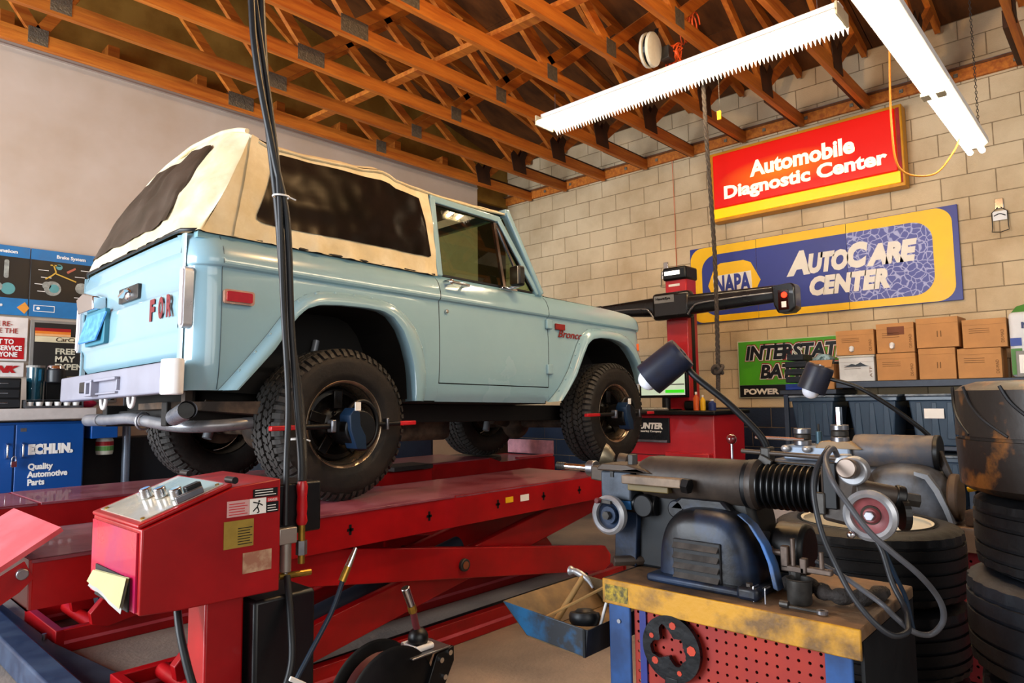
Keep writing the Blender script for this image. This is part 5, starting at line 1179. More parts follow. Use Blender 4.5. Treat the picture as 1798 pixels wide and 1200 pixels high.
for z0, z1, m_ in ((1.86, 1.885, redmat), (1.84, 1.86, M('stripe_orange', '#e8842a', .5)), (1.82, 1.84, M('stripe_peach', '#f0b47a', .5))): obj('stripe', MB().box(1.36, 1.60, Yc-.003, Yc-.002, z0, z1), m_, ms)
obj('cream_band', MB().box(1.36, 1.925, Yc-.003, Yc-.0021, 1.775, 1.822), M('cream_band', '#e9dcb6', .5), ms)
text('CarCare Center', (1.50, Yc-.0034, 1.783), (1, 0, 0), (0, 0, 1), .36, .034, black, ms, shear=.25)
text('FREE  AFTER\nMAY  BE  ON\nEXPENSES', (1.50, Yc-.0024, 1.56), (1, 0, 0), (0, 0, 1), .38, .17, M('cream_letters', '#ddd6bd', .5), ms, bold=.03)
jk = board('red_logo_sign', 'white card with red slanted letters low on the wall at the left edge', 'sign', .93, 1.30, 1.50, 1.612, gw)
text('JUNK', (1.03, Yc-.001, 1.515), (1, 0, 0), (0, 0, 1), .24, .07, red, jk, shear=.4, bold=.08)
# cabinet
cb_ = thing('steel_cabinet', 'blue two-door steel parts cabinet with white lettering at the left', 'cabinet', (1.1, 6.0, 0))
cabb = M('cabinet_blue', '#0f4a94', .35, 0, .06, 4, coat=.2)
obj('body', MB().box(.60, 1.60, 5.82, 6.25, .0, 1.165), cabb, cb_, bevel=.006)
YD = 5.802
d1 = obj('door', MB().box(1.175, 1.59, YD, 5.819, .05, 1.15), cabb, cb_, bevel=.004); d2 = obj('door', MB().box(.61, 1.165, YD, 5.819, .05, 1.15), cabb, cb_, bevel=.004)
text('ECHLIN.', (1.25, YD-.0005, .935), (1, 0, 0), (0, 0, 1), .275, .075, whitetxt, d1, bold=.09)
text('Quality\nAutomotive\nParts', (1.25, YD-.0005, .72), (1, 0, 0), (0, 0, 1), .245, .155, whitetxt, d1, bold=.04)
obj('door_handle', MB().tube([(1.215, YD, 1.02), (1.215, YD-.03, 1.01), (1.215, YD-.03, .93), (1.215, YD, .92)], .007, 8), chrome, d1, smooth=60); obj('door_handle', MB().tube([(1.125, YD, 1.02), (1.125, YD-.03, 1.01), (1.125, YD-.03, .93), (1.125, YD, .92)], .007, 8), chrome, d2, smooth=60)
obj('diamond', MB().poly([(.98, 1.0), (1.06, 1.07), (1.085, .99), (1.0, .92)], lambda u, v, q: (u, q, v), YD-.0012, YD-.0002), yel, d2)
obj('label_plate', MB().box(1.20, 1.235, YD-.001, YD, 1.10, 1.125), steel, d1)
pl = whole('padlock', 'small brass padlock hanging on the blue cabinet door handle', 'padlock', MB().box(1.145, 1.18, YD-.045, YD-.03, .86, .90).tube([(1.15, YD-.037, .90), (1.152, YD-.037, .925), (1.163, YD-.037, .935), (1.174, YD-.037, .925), (1.176, YD-.037, .90)], .004, 6), chrome, bevel=.003)
whole('countertop', 'pale laminate countertop on the blue parts cabinet', 'countertop', MB().box(.5, 1.66, 5.76, 6.27, 1.18, 1.262), M('laminate', '#cfc8c4', .45), bevel=.006)
whole('blue_drawer_box', 'blue steel side drawer right of the parts cabinet', 'box', MB().box(1.64, 1.82, 5.80, 6.2, 1.03, 1.165), cabb, bevel=.004)
whole('dark_cabinet', 'black cabinet right of the blue parts cabinet', 'cabinet', MB().box(1.64, 2.35, 6.0, 6.26, 0, 1.02), M('flat_black', '#0b0b0e', .7), bevel=.006)  # one even near-black tone over the whole cabinet
po = thing('steel_pole', 'vertical gray-blue steel pole behind the exhaust at the left', 'pole', (1.93, 6.0, 0))
obj('pipe', MB().cyl((1.93, 5.95, 0), (1.93, 5.95, 1.65), .03, n=20), M('pole_gray', '#76808e', .35, .4), po, smooth=50); obj('collar', MB().cyl((1.93, 5.95, 1.12), (1.93, 5.95, 1.16), .034, n=20), darksteel, po)
jug = thing('spray_jug', 'small white jug with a red and green label hanging right of the blue cabinet', 'bottle', (1.78, 5.95, .93))
obj('jug', MB().lathe([(0, 0), (.055, 0), (.06, .02), (.06, .11), (.03, .155), (.02, .17), (0, .17)], (1.77, 5.93, .90), (0, 0, 1), 20), M('jug_white', '#d8d8c8', .5), jug, smooth=40); obj('jug_label', MB().lathe([(.0615, .03), (.0615, .065)], (1.77, 5.93, .90), (0, 0, 1), 20), M('label_green', '#5f9a4a', .5), jug); obj('jug_label', MB().lathe([(.0615, .068), (.0615, .10)], (1.77, 5.93, .90), (0, 0, 1), 20), redmat, jug)
obj('hook', MB().tube([(1.77, 5.93, 1.07), (1.77, 5.93, 1.20)], .012, 8), M('tan_strap', '#8a6a40', .7), jug)
n0 = set(o.name for o in bpy.data.objects)
# things on the counter
cm = thing('coffee_maker', 'black single-cup coffee maker with a blue water tank on the counter', 'coffee maker', (1.37, 5.95, 1.215))
obj('base', MB().box(1.33, 1.50, 5.83, 6.08, 1.216, 1.235), black, cm, bevel=.006); obj('column', MB().box(1.36, 1.49, 5.92, 6.08, 1.235, 1.42), black, cm, bevel=.012); obj('head', MB().cyl((1.425, 5.92, 1.40), (1.425, 5.92, 1.50), .062, n=24), M('dark_gray_plastic', '#2b2d31', .4), cm, bevel=.008)
obj('lid', MB().cyl((1.425, 5.92, 1.50), (1.425, 5.92, 1.53), .058, .05, n=24), chrome, cm, bevel=.006); obj('water_tank', MB().cyl((1.30, 5.93, 1.235), (1.30, 5.93, 1.51), .047, .056, n=22), glassy('tank_blue', (.35, .62, .72), .1, .05, .35, '#2a6a80'), cm, smooth=50); obj('tank_lid', MB().cyl((1.30, 5.93, 1.51), (1.30, 5.93, 1.525), .058, n=22), M('gray_plastic', ''), cm)
whole('pod_box', 'tan upright box behind the coffee maker on the counter', 'box', MB().box(1.49, 1.57, 5.9, 6.1, 1.216, 1.45), M('tan_box', '#a09a80', .7), bevel=.003)
cr_ = thing('pod_tray', 'low steel tray holding a row of white coffee cups', 'tray', (1.40, 5.80, 1.215))
obj('tray_frame', MB().box(1.215, 1.575, 5.78, 5.88, 1.216, 1.22).box(1.215, 1.575, 5.778, 5.782, 1.216, 1.232).box(1.215, 1.219, 5.78, 5.88, 1.216, 1.275).box(1.571, 1.575, 5.78, 5.88, 1.216, 1.275).box(1.215, 1.575, 5.778, 5.88, 1.272, 1.276), steel, cr_)
for k in range(6):
    x = 1.248+.057*k
    whole('coffee_pod', ['leftmost white coffee pod cup in the steel tray', 'second white coffee pod cup from the left in the steel tray', 'third white coffee pod cup from the left in the steel tray', 'third white coffee pod cup from the right in the steel tray', 'second white coffee pod cup from the right in the steel tray', 'rightmost white coffee pod cup in the steel tray'][k], 'cup', MB().lathe([(0, 0), (.018, 0), (.023, .035), (.025, .036), (.025, .040), (0, .040)], (x, 5.81, 1.2205), (0, 0, 1), 18), whitetxt, group='coffee pods in the steel tray', smooth=40)
dr = thing('drawer_tower', 'small black three-drawer tower at the left edge of the counter', 'drawer unit', (1.10, 5.9, 1.215))
obj('case', MB().box(.98, 1.20, 5.84, 6.1, 1.216, 1.43), black, dr, bevel=.006)
for k in range(3): dk = obj('drawer', MB().box(.99, 1.19, 5.825, 5.84, 1.222+.068*k, 1.282+.068*k), M('drawer_gray', '#1d1f23', .4) if 'drawer_gray' not in MATS else MATS['drawer_gray'], dr, bevel=.004); obj('drawer_pull', MB().bar((1.07, 5.817, 1.255+.068*k), (1.12, 5.817, 1.255+.068*k), .008, .006), chrome, dk, bevel=.002)
whole('red_cloth', 'crumpled red cloth on the counter behind the bumper', 'cloth', MB().sph((1.62, 5.90, 1.245), .06, 14, 8, (1.3, 1, .55)), M('pink_red_cloth', '#b5204a', .8), smooth=40)

for o in bpy.data.objects:
    if o.name not in n0 and o.parent is None: o.location.z += .047
# ================================================================ LATHE BENCH (foreground)
XB, YL, YR, XK = 1.65, 1.18, .495, 2.12
bench = thing('lathe_bench', 'small workbench with a yellow top edge and red pegboard front carrying the brake lathe', 'workbench', (1.9, .84, 0))
topm = M('greasy_wood_top', '#7a5c40', .6, 0, .35, 7, col2='#43352a', mix=(.35, .62), bump=.2, bscale=30)
lipm = M('worn_yellow_edge', '#c08a20', .5, 0, .3, 9, col2='#6a4c26', mix=(.36, .56), bump=.15, bscale=40)
obj('bench_top', MB().box(XB+.008, XK, YR, YL, .735, .765), topm, bench, bevel=.004)
lp2 = obj('front_lip', MB().box(XB, XB+.008, YR-.002, YL+.002, .698, .766), lipm, bench, bevel=.003)
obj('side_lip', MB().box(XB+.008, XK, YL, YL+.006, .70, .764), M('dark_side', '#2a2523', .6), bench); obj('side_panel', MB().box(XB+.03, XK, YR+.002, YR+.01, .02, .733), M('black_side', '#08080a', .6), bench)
obj('warning_plate', MB().box(XB-.0015, XB, 1.095, 1.172, .708, .752), M('dirty_label', '#b89a22', .5, 0, .4, 60, col2='#4b431c'), lp2)
legb = M('leg_blue', '#24508c', .4, 0, .2, 6, col2='#16335e')
for y0, y1 in ((1.095, 1.165), (.515, .575)):
    for x0, x1 in ((XB+.006, XB+.016), (XK-.03, XK-.01)): obj('leg', MB().box(x0, x1, y0, y1, 0, .70), legb, bench, bevel=.003)
obj('leg_flange', MB().box(XB+.016, XB+.07, 1.05, 1.07, 0, .70), M('leg_purple_blue', '#26307c', .4), bench); obj('leg_flange', MB().box(XB+.016, XB+.06, 1.155, 1.164, 0, .70), blackm, bench)
obj('leg_bolt', MB().cyl((XB+.002, 1.13, .655), (XB+.006, 1.13, .655), .006, n=10), steel, bench)
# pegboard with real holes
pgm = M('pegboard_red', '#9c2a18', .6, 0, .2, 4, col2='#8a2018')
def pegboard(x, y0, y1, z0, z1, s, rad, par, m_, nm='pegboard', back=True):
    b = MB(); ny = int((y1-y0)/s); nz_ = int((z1-z0)/s); sy = (y1-y0)/ny; sz = (z1-z0)/nz_
    for i in range(ny):
        for j in range(nz_):
            cy, cz = y0+(i+.5)*sy, z0+(j+.5)*sz; v = []
            for k in range(8):
                a = math.pi/4*k+math.pi/8; q = max(abs(math.cos(a)), abs(math.sin(a))); v.append((x, cy+sy/2*math.cos(a)/q*(1 if 1 else 1), cz+sz/2*math.sin(a)/q))
            # corners
            o_ = [(cy+sy/2, cz-sz/2), (cy+sy/2, cz), (cy+sy/2, cz+sz/2), (cy, cz+sz/2), (cy-sy/2, cz+sz/2), (cy-sy/2, cz), (cy-sy/2, cz-sz/2), (cy, cz-sz/2)]
            an = [-45, 0, 45, 90, 135, 180, 225, 270]
            v = [(x, p[0], p[1]) for p in o_]+[(x, cy+rad*math.cos(math.radians(a)), cz+rad*math.sin(math.radians(a))) for a in an]+[(x+.004, cy+rad*math.cos(math.radians(a)), cz+rad*math.sin(math.radians(a))) for a in an]
            b.add(v, [(k, (k+1) % 8, 8+(k+1) % 8, 8+k) for k in range(8)]+[(8+k, 8+(k+1) % 8, 16+(k+1) % 8, 16+k) for k in range(8)])
    return obj(nm, b, m_, par)
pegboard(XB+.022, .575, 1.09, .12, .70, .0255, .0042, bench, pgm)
obj('peg_shadow_sheet', MB().box(XB+.05, XB+.056, .575, 1.05, .10, .70), M('peg_shadow', '#1c0c0a', .8), bench)  # dark sheet stands in for the shade seen through the holes
# rotor plates hanging on the pegboard
def plate_ring(name, label, cy, cz, r, ragged):
    t = thing(name, label, 'disc', (XB-.0, cy, cz)); n = 64; rows = [[], [], [], []]
    for k in range(n):
        a = 2*math.pi*k/n; ri = r*.50*(1+ragged*noise.noise(Vector((1.3*math.cos(a), 1.3*math.sin(a), 4)))*.9+ragged*.12*noise.noise(Vector((7*math.cos(a), 7*math.sin(a), 2))))
        c_, s_ = math.cos(a), math.sin(a)
        for q, (rr, x) in enumerate(((ri, XB+.012), (r, XB+.012), (r, XB-.002), (ri, XB-.002))): rows[q].append(Vector((x, cy+rr*c_, cz+rr*s_)))
    obj('ring', MB().grid(rows+[rows[0]], 0, True), M('gloss_black_plate', '#0e1116', .25, .3, .3, 18, bump=.3, bscale=22) if 'gloss_black_plate' not in MATS else MATS['gloss_black_plate'], t)
    obj('hanging_tab', MB().box(XB-.003, XB+.012, cy-.02, cy+.02, cz-r-.02, cz-r+.012), blackm, t, bevel=.003)
    for k in range(5):
        a = k*1.3+.4; obj('red_chip', MB().cyl((XB-.0035, cy+r*.72*math.cos(a), cz+r*.72*math.sin(a)), (XB-.002, cy+r*.72*math.cos(a), cz+r*.72*math.sin(a)), .007+.003*(k % 3), n=7), M('orange_red_chip', '#b8391f', .6) if 'orange_red_chip' not in MATS else MATS['orange_red_chip'], t)
plate_ring('rotor_plate', 'round black plate with a ragged centre hanging on the red pegboard', .965, .618, .085, .9)
plate_ring('rotor_plate', 'second dark round plate at the bottom edge on the red pegboard', .965, .455, .072, .3)

# ---------------------------------------------------------------- brake lathe
irond = M('dark_greasy_iron', '#14181d', .55, .1, .3, 7, col2='#0f0d0b', mix=(.36, .6))
iron = M('greasy_blue_iron', '#1f2f48', .42, .2, .4, 6, col2='#151518', mix=(.42, .62), bump=.12, bscale=25)
grime = M('grimy_brown_iron', '#4c3f35', .48, .2, .3, 5, col2='#211d1c', mix=(.3, .65), bump=.12, bscale=30)
lt = thing('brake_lathe', 'grimy blue bench brake lathe with drum body, bellows and handwheels', 'lathe', (1.87, .9, .765))
AX, AZ = 1.87, 1.037
dp = [(0, .375), (.03, .375), (.052, .365), (.062, .345), (.066, .31), (.066, .02), (.069, .015), (.069, .0), (.058, -.012), (0, -.012)]
obj('spindle_drum', MB().lathe(dp, (AX, .80, AZ), (0, 1, 0), 40), grime, lt, smooth=40)
obj('drum_end_band', MB().cyl((AX, .80, AZ), (AX, .83, AZ), .068, n=40), blackm, lt, bevel=.003)
bp_ = []
for k in range(11): y = -.0-.0165*k; bp_ += [(.054, y), (.061, y-.005), (.061, y-.008), (.051, y-.0125)]
obj('bellows', MB().lathe([(0, .0)]+bp_+[(0, -.185)], (AX, .795, AZ-.002), (0, 1, 0), 36), black, lt, smooth=35)
# left column with box and cap
obj('column', MB().poly([(1.245, .95), (1.255, .765), (1.175, .765), (1.165, .95)], lambda u, v, t: (t, u, v), 1.82, 1.90), iron, lt, bevel=.006)
obj('slide_box', MB().box(1.80, 1.90, 1.175, 1.285, .965, 1.052), M('gray_iron', '#4d5560', .45, .4, .25, 8, col2='#2c3138'), lt, bevel=.005)
obj('box_cap', MB().poly([(1.295, 1.053), (1.298, 1.062), (1.28, 1.075), (1.17, 1.075), (1.12, 1.062), (1.10, 1.053)], lambda u, v, t: (t, u, v), 1.795, 1.905), grime, lt, bevel=.008)
obj('box_foot', MB().box(1.80, 1.86, 1.178, 1.282, .94, .965), M('bright_blue_patch', '#2a5f94', .4, 0, .3, 12), lt); obj('slot', MB().box(1.797, 1.80, 1.235, 1.248, 1.035, 1.052), black, lt)
obj('hex_nut', MB().cyl((1.84, 1.19, 1.073), (1.84, 1.19, 1.105), .017, n=6), darksteel, lt, bevel=.002)
def handwheel(cx, cy, cz, r, faces, hub_m, rim_m, nm='handwheel', spoke=None):
    hw = obj(nm, MB().lathe([(r*.70, .006), (r*.72, -.008), (r*.86, -.013), (r, -.006), (r*1.01, .004), (r*.97, .014), (r*.80, .014)], (cx, cy, cz), faces, 48), rim_m, lt, smooth=45)
    obj('wheel_web', MB().lathe([(r*.76, .0), (r*.70, .004), (r*.35, .010), (r*.25, -.002), (0, -.002)], (cx, cy, cz), faces, 40), hub_m, hw, smooth=50)
    return hw
alu = M('cast_aluminium', '#b4b6bb', .38, .6, .15, 14)
FX = Vector((1, .0, 0))
h1_ = handwheel(1.765, 1.232, .924, .059, FX, iron, alu); obj('hub_nut', MB().cyl((1.745, 1.232, .924), (1.77, 1.232, .924), .013, n=6), darksteel, h1_); obj('hub', MB().cyl((1.76, 1.232, .924), (1.83, 1.232, .924), .026, n=20), iron, h1_)
obj('crank_knob', MB().cyl((1.735, 1.258, .968), (1.765, 1.255, .965), .009, .007, 12), M('maroon_knob', '#5a1f22', .3), h1_, bevel=.002); obj('crank_arm', MB().bar((1.752, 1.258, .966), (1.752, 1.215, .964), .009, .009), darksteel, h1_)
# arbor to the left
obj('arbor', MB().cyl((1.86, 1.37, 1.05), (1.86, 1.505, 1.052), .0105, n=18), chrome, lt, smooth=50); obj('arbor_thread', MB().lathe([(.011+.0015*(k % 2), .004*k) for k in range(10)], (1.86, 1.472, 1.052), (0, 1, 0), 16), darksteel, lt)
obj('arbor_collar', MB().cyl((1.86, 1.345, 1.05), (1.86, 1.375, 1.05), .026, n=24), steel, lt, bevel=.003)
obj('tool_block', MB().bar((1.855, 1.345, 1.04), (1.855, 1.29, 1.035), .05, .045), grime, lt, bevel=.004)
obj('adapter_cup', MB().lathe([(.012, -.02), (.025, -.018), (.047, .012), (.050, .022), (.046, .022), (.040, .012), (.02, -.005), (.012, -.005)], (1.95, 1.36, 1.072), (-.4, .75, .3), 36), M('bronze_gray', '#9a8f78', .35, .7, .2, 15), lt, smooth=45)
obj('adapter_ring', MB().cyl((1.98, 1.30, 1.062), (1.97, 1.33, 1.066), .030, n=24), grime, lt, bevel=.003)
# bar
obj('feed_bar', MB().box(1.765, 1.80, .985, 1.185, 1.022, 1.048), M('brown_bar', '#85705c', .5, .1, .2, 8, col2='#5a4a3c'), lt, bevel=.003); obj('under_bar_rail', MB().box(1.79, 1.83, 1.04, 1.18, 1.0, 1.02), M('olive_bar', '#6a5a34', .5), lt, bevel=.003); obj('bar_end', MB().cyl((1.782, .985, 1.03), (1.782, .965, 1.028), .022, n=6), black, lt)  # olive rail set just under the brown feed bar
# body
obj('main_casting', MB().poly([(1.20, .766), (1.19, .90), (1.16, 1.0), (.82, 1.02), (.80, .93), (.79, .766)], lambda u, v, t: (t, u, v), 1.84, 1.99), irond, lt, bevel=.02); obj('neck', MB().poly([(1.06, .955), (.85, .955), (.88, .99), (1.02, .99)], lambda u, v, t: (t, u, v), 1.81, 1.86), iron, lt, bevel=.008)
obj('feed_gear', MB().cyl((1.80, 1.135, .955), (1.84, 1.135, .955), .034, n=24), blackm, lt, bevel=.004); obj('feed_gear', MB().cyl((1.81, 1.03, .955), (1.84, 1.03, .955), .026, n=24), iron, lt, bevel=.004)
obj('index_shaft', MB().cyl((1.835, 1.20, .955), (1.835, 1.10, .955), .03, n=20), black, lt, bevel=.004)
# motor cover: swept dome
rows = []
def arch(t, s=1.0):
    a = math.pi*t; y = .918+.142*s*math.copysign(abs(math.cos(a))**.62, math.cos(a)); z = .765+.205*s*abs(math.sin(a))**.72; return y, z
for (x, s) in ((1.735, .60), (1.738, .80), (1.746, .90), (1.762, .965), (1.785, 1.0), (1.84, 1.0), (1.92, .97), (1.95, .90)):
    rows.append([Vector((x, arch(k/36, s)[0], arch(k/36, s)[1])) for k in range(37)])
dome = MB().grid(rows); dome.add([(1.735, arch(k/36, .60)[0], arch(k/36, .60)[1]) for k in range(37)], [tuple(range(37))])
mc = obj('motor_cover', dome, iron, lt, smooth=60)
obj('louver_panel', MB().box(1.728, 1.737, .855, .995, .782, .890), M('louver_dark', '#26272a', .6, 0, .4, 30), mc, bevel=.003)
for k in range(4): 
    z = .872-.027*k; b = MB().add([(1.728, .859, z+.009), (1.728, .991, z+.009), (1.714, .991, z-.004), (1.714, .859, z-.004), (1.730, .859, z+.007), (1.730, .991, z+.007), (1.718, .991, z-.006), (1.718, .859, z-.006)], [(0, 1, 2, 3), (7, 6, 5, 4), (0, 4, 5, 1), (1, 5, 6, 2), (2, 6, 7, 3), (3, 7, 4, 0)]); obj('louver', b, M('dusty_louver', '#4a4440', .7, 0, .3, 20) if 'dusty_louver' not in MATS else MATS['dusty_louver'], mc)
obj('base_flange', MB().poly([(1.705, 1.07), (1.99, 1.07), (1.99, .75), (1.705, .75)], lambda u, v, t: (u, v, t), .766, .788), iron, lt, bevel=.008)
obj('base_foot', MB().box(1.695, 1.735, .742, .80, .766, .80), iron, lt, bevel=.010); obj('foot_bolt', MB().cyl((1.712, .77, .80), (1.712, .77, .808), .009, n=6), grime, lt)
# belt guard and motor behind
gd = [Vector((1.80, .80-.13*(1-math.cos(a))*.75, .965-.20*(1-math.cos(a))*1.0+.0)) for a in [math.pi/2*k/12 for k in range(13)]]
gp = [(.82, .968), (.79, .945), (.76, .90), (.74, .85), (.728, .79)]
obj('belt_guard', MB().poly([(y, z) for y, z in gp]+[(y-.012, z-.004) for y, z in reversed(gp)], lambda u, v, t: (t, u, v), 1.76, 1.80), M('guard_blue', '#2d62a4', .4, 0, .3, 12, col2='#3d4652'), lt, bevel=.002)
obj('motor', MB().cyl((1.95, .70, .86), (1.95, .79, .86), .07, n=32), black, lt, bevel=.012)
# right head
obj('head_casting', MB().poly([(.615, 1.105), (.535, 1.105), (.515, 1.04), (.50, .985), (.55, .96), (.615, .97)], lambda u, v, t: (t, u, v), 1.80, 1.93), grime, lt, bevel=.010)
obj('head_bracket', MB().box(1.79, 1.80, .572, .605, 1.0, 1.115), blackm, lt, bevel=.003)
obj('head_clamp', MB().box(1.785, 1.80, .60, .63, .985, 1.04), darksteel, lt, bevel=.004); obj('top_fork', MB().poly([(.585, 1.10), (.53, 1.10), (.545, 1.135), (.57, 1.135)], lambda u, v, t: (t, u, v), 1.80, 1.83), alu, lt, bevel=.003)
obj('dial_ring', MB().cyl((1.765, .528, 1.098), (1.80, .528, 1.10), .034, n=32), alu, lt, bevel=.004); obj('dial_knob', MB().cyl((1.735, .532, 1.108), (1.765, .530, 1.104), .024, n=28), M('brown_steel_knob', '#6e5f55', .35, .6, .2, 20), lt, bevel=.003)
obj('arbor_housing', MB().cyl((1.80, .54, 1.05), (1.86, .46, 1.035), .030, .024, 20), grime, lt, bevel=.004); obj('arbor_nut', MB().cyl((1.86, .463, 1.035), (1.87, .445, 1.03), .029, n=20), black, lt, bevel=.003)
obj('hex_end', MB().cyl((1.87, .445, 1.03), (1.885, .415, 1.025), .017, n=6), darksteel, lt); obj('side_disc', MB().cyl((1.85, .45, .995), (1.858, .438, .995), .038, n=28), black, lt)
h2_ = handwheel(1.735, .484, 1.003, .058, FX, M('dull_red_web', '#8e4a4c', .45, 0, .2, 12, col2='#6b3538'), alu); obj('hub_nut', MB().cyl((1.722, .484, 1.003), (1.74, .484, 1.003), .012, n=6), steel, h2_, bevel=.002); obj('hub', MB().cyl((1.74, .484, 1.003), (1.82, .50, 1.01), .022, n=20), grime, h2_)
obj('crank_knob', MB().sph((1.715, .522, .958), .009, 14, 10), chrome, h2_, smooth=60)
obj('guide_rod', MB().cyl((1.90, .86, 1.125), (1.86, .59, 1.12), .0065, n=12), grime, lt, smooth=50); obj('guide_rod', MB().cyl((1.90, .80, 1.098), (1.86, .59, 1.094), .005, n=12), blackm, lt, smooth=50)
obj('rod_clamp', MB().box(1.88, 1.92, .772, .80, 1.09, 1.14), darksteel, lt, bevel=.005); obj('thumb_screw', MB().bar((1.875, .80, 1.112), (1.87, .765, 1.095), .008, .02), darksteel, lt, bevel=.002)
st_ = obj('shift_lever', MB().cyl((1.91, .895, 1.10), (1.91, .895, 1.15), .0035, n=10), steel, lt); obj('lever_ball', MB().sph((1.91, .895, 1.157), .0145, 16, 12), M('dark_red_ball', '#5c1416', .15, coat=.8), st_, smooth=60)
# work lamps
navyshade = M('lamp_shade_navy', '#1a2238', .4, .1, .2, 10, col2='#23222a'); bulbm = M('white_bulb', '#e4e6f0', .25, 0, .02)
def lamp(label, pts, r, top, bot, rs, arm_m, res=.010):
    t = thing('work_lamp', label, 'lamp', pts[0]); obj('gooseneck', MB().tube(crv(pts, 10), res, 10), arm_m, t, smooth=60)
    top = Vector(top); bot = Vector(bot); ax = (bot-top); L_ = ax.length; ax.normalize()
    sd = obj('lamp_shade', MB().lathe([(0, 0), (rs*.90, 0), (rs*.95, .006), (rs*.97, L_*.1), (rs, L_), (rs*.97, L_), (rs*.92, .01), (0, .008)], top, ax, 36), navyshade, t, smooth=40)
    obj('vent_button', MB().cyl(top-ax*.004, top, rs*.25, n=16), steel, sd); obj('bulb', MB().sph(bot-ax*.002, rs*.62, 20, 14), bulbm, t, smooth=60)
    return t
lamp('navy work lamp with a white bulb on a black arm before the truck nose', [(1.90, .785, 1.12), (1.89, .80, 1.17), (1.87, .88, 1.26), (1.85, .965, 1.335), (1.85, .995, 1.365)], .01, (1.84, 1.005, 1.415), (1.805, 1.103, 1.335), .053, blackm)
# things on the bench
def T1(name, label, cat, mb, m_, **k): return whole(name, label, cat, mb, m_, **k)
T1('steel_bar', 'short dark steel bar lying at the left end of the bench by the lathe column', 'bar', MB().cyl((1.78, 1.23, .783), (1.86, 1.16, .783), .016, n=8), grime, bevel=.002)
cup = T1('metal_cup', 'small dark steel cup standing on the bench in front of the cables', 'cup', MB().lathe([(0, 0), (.027, 0), (.029, .003), (.030, .058), (.033, .06), (.031, .062), (.027, .06), (.026, .006), (0, .006)], (1.765, .665, .766), (0, 0, 1), 28), darksteel, smooth=45)
wr_ = thing('wrench', 'small open-end wrench lying in front of the steel cup', 'wrench', (1.71, .62, .766))
obj('shaft', MB().bar((1.70, .675, .772), (1.705, .60, .772), .010, .007), darksteel, wr_, bevel=.002); obj('jaw', MB().lathe([(.006, 0), (.013, 0), (.013, .008), (.006, .008)], (1.707, .592, .768), (0, 0, 1), 16), steel, wr_); obj('socket_end', MB().cyl((1.70, .668, .776), (1.70, .688, .776), .009, n=12), darksteel, wr_)
for y in (.755, .725): T1('wire_staple', 'bent steel wire staple beside the lathe foot, '+('left' if y > .74 else 'right')+' of two', 'wire', MB().tube([(1.70, y, .767), (1.70, y, .80), (1.70, y-.0, .803), (1.73, y, .803)], .002, 6), steel)
vz = thing('tool_clamp', 'rusty C-clamp tool with thumbscrews standing on the bench', 'clamp', (1.80, .70, .766))
rustc = M('rusty_clamp', '#6a5a50', .5, .5, .3, 20)
obj('frame', MB().box(1.79, 1.81, .70, .72, .84, .895).box(1.79, 1.81, .66, .72, .832, .848).box(1.79, 1.81, .655, .672, .832, .87), rustc, vz, bevel=.003)
obj('screw', MB().cyl((1.80, .69, .845), (1.80, .69, .915), .006, n=10), rustc, vz); obj('screw', MB().cyl((1.80, .62, .84), (1.80, .62, .89), .006, n=10), rustc, vz); obj('arm', MB().box(1.79, 1.81, .595, .655, .836, .85), rustc, vz, bevel=.003)
obj('thumbscrew', MB().cyl((1.80, .72, .875), (1.80, .745, .875), .008, n=10).cyl((1.80, .745, .875), (1.80, .758, .875), .015, n=12), rustc, vz); obj('post', MB().cyl((1.80, .685, .768), (1.80, .685, .835), .013, .018, 10), darksteel, vz)
pr3 = crv([(1.85, .74, .785), (1.82, .66, .80), (1.80, .60, .79), (1.85, .54, .785), (1.95, .52, .78)], 8)
T1('oily_rag', 'twisted dark oily rag lying on the bench behind the steel cup', 'rag', MB().tube(pr3, [.012+.010*abs(math.sin(k*.6)) for k in range(len(pr3))], 8), M('oily_cloth', '#3a3330', .8, 0, .4, 20, bump=.5), smooth=60)
cbm = M('gray_cable', '#4a4a4e', .45, 0, .1, 20)
L1 = [(1.800, 0.590, 1.139), (1.760, 0.577, 1.151), (1.720, 0.594, 1.103), (1.700, 0.596, 1.048), (1.690, 0.579, 0.963), (1.690, 0.551, 0.891), (1.680, 0.516, 0.830), (1.680, 0.475, 0.781), (1.700, 0.443, 0.753), (1.740, 0.424, 0.753), (1.780, 0.430, 0.761), (1.820, 0.445, 0.786), (1.840, 0.473, 0.832), (1.850, 0.493, 0.899), (1.860, 0.509, 0.924)]
L2 = [(1.800, 0.570, 1.132), (1.760, 0.567, 1.152), (1.720, 0.571, 1.127), (1.660, 0.538, 1.084), (1.660, 0.510, 1.039), (1.660, 0.468, 0.981), (1.680, 0.428, 0.937), (1.720, 0.390, 0.890), (1.780, 0.372, 0.839), (1.820, 0.367, 0.796), (1.840, 0.375, 0.758), (1.840, 0.400, 0.729), (1.800, 0.425, 0.740), (1.780, 0.457, 0.772), (1.770, 0.478, 0.797), (1.800, 0.525, 0.813), (1.840, 0.585, 0.831), (1.860, 0.654, 0.852)]
T1('cable', 'dark cable looping from the lathe head over the right end of the bench, inner loop', 'cable', MB().tube(crv(L1, 6), .0065, 10), M('black_cable', '#25262a', .45), smooth=60)
T1('cable', 'gray-brown cable looping wider from the lathe head past the tires, outer loop', 'cable', MB().tube(crv(L2, 6), .0065, 10), cbm, smooth=60)
T1('cable', 'thin steel-blue cable hanging straight behind the red handwheel', 'cable', MB().tube(crv([(1.84, .50, .96), (1.86, .49, .90), (1.88, .475, .84), (1.92, .465, .78), (1.95, .46, .70)], 6), .005, 8), MATS['blue_hose'], smooth=60)
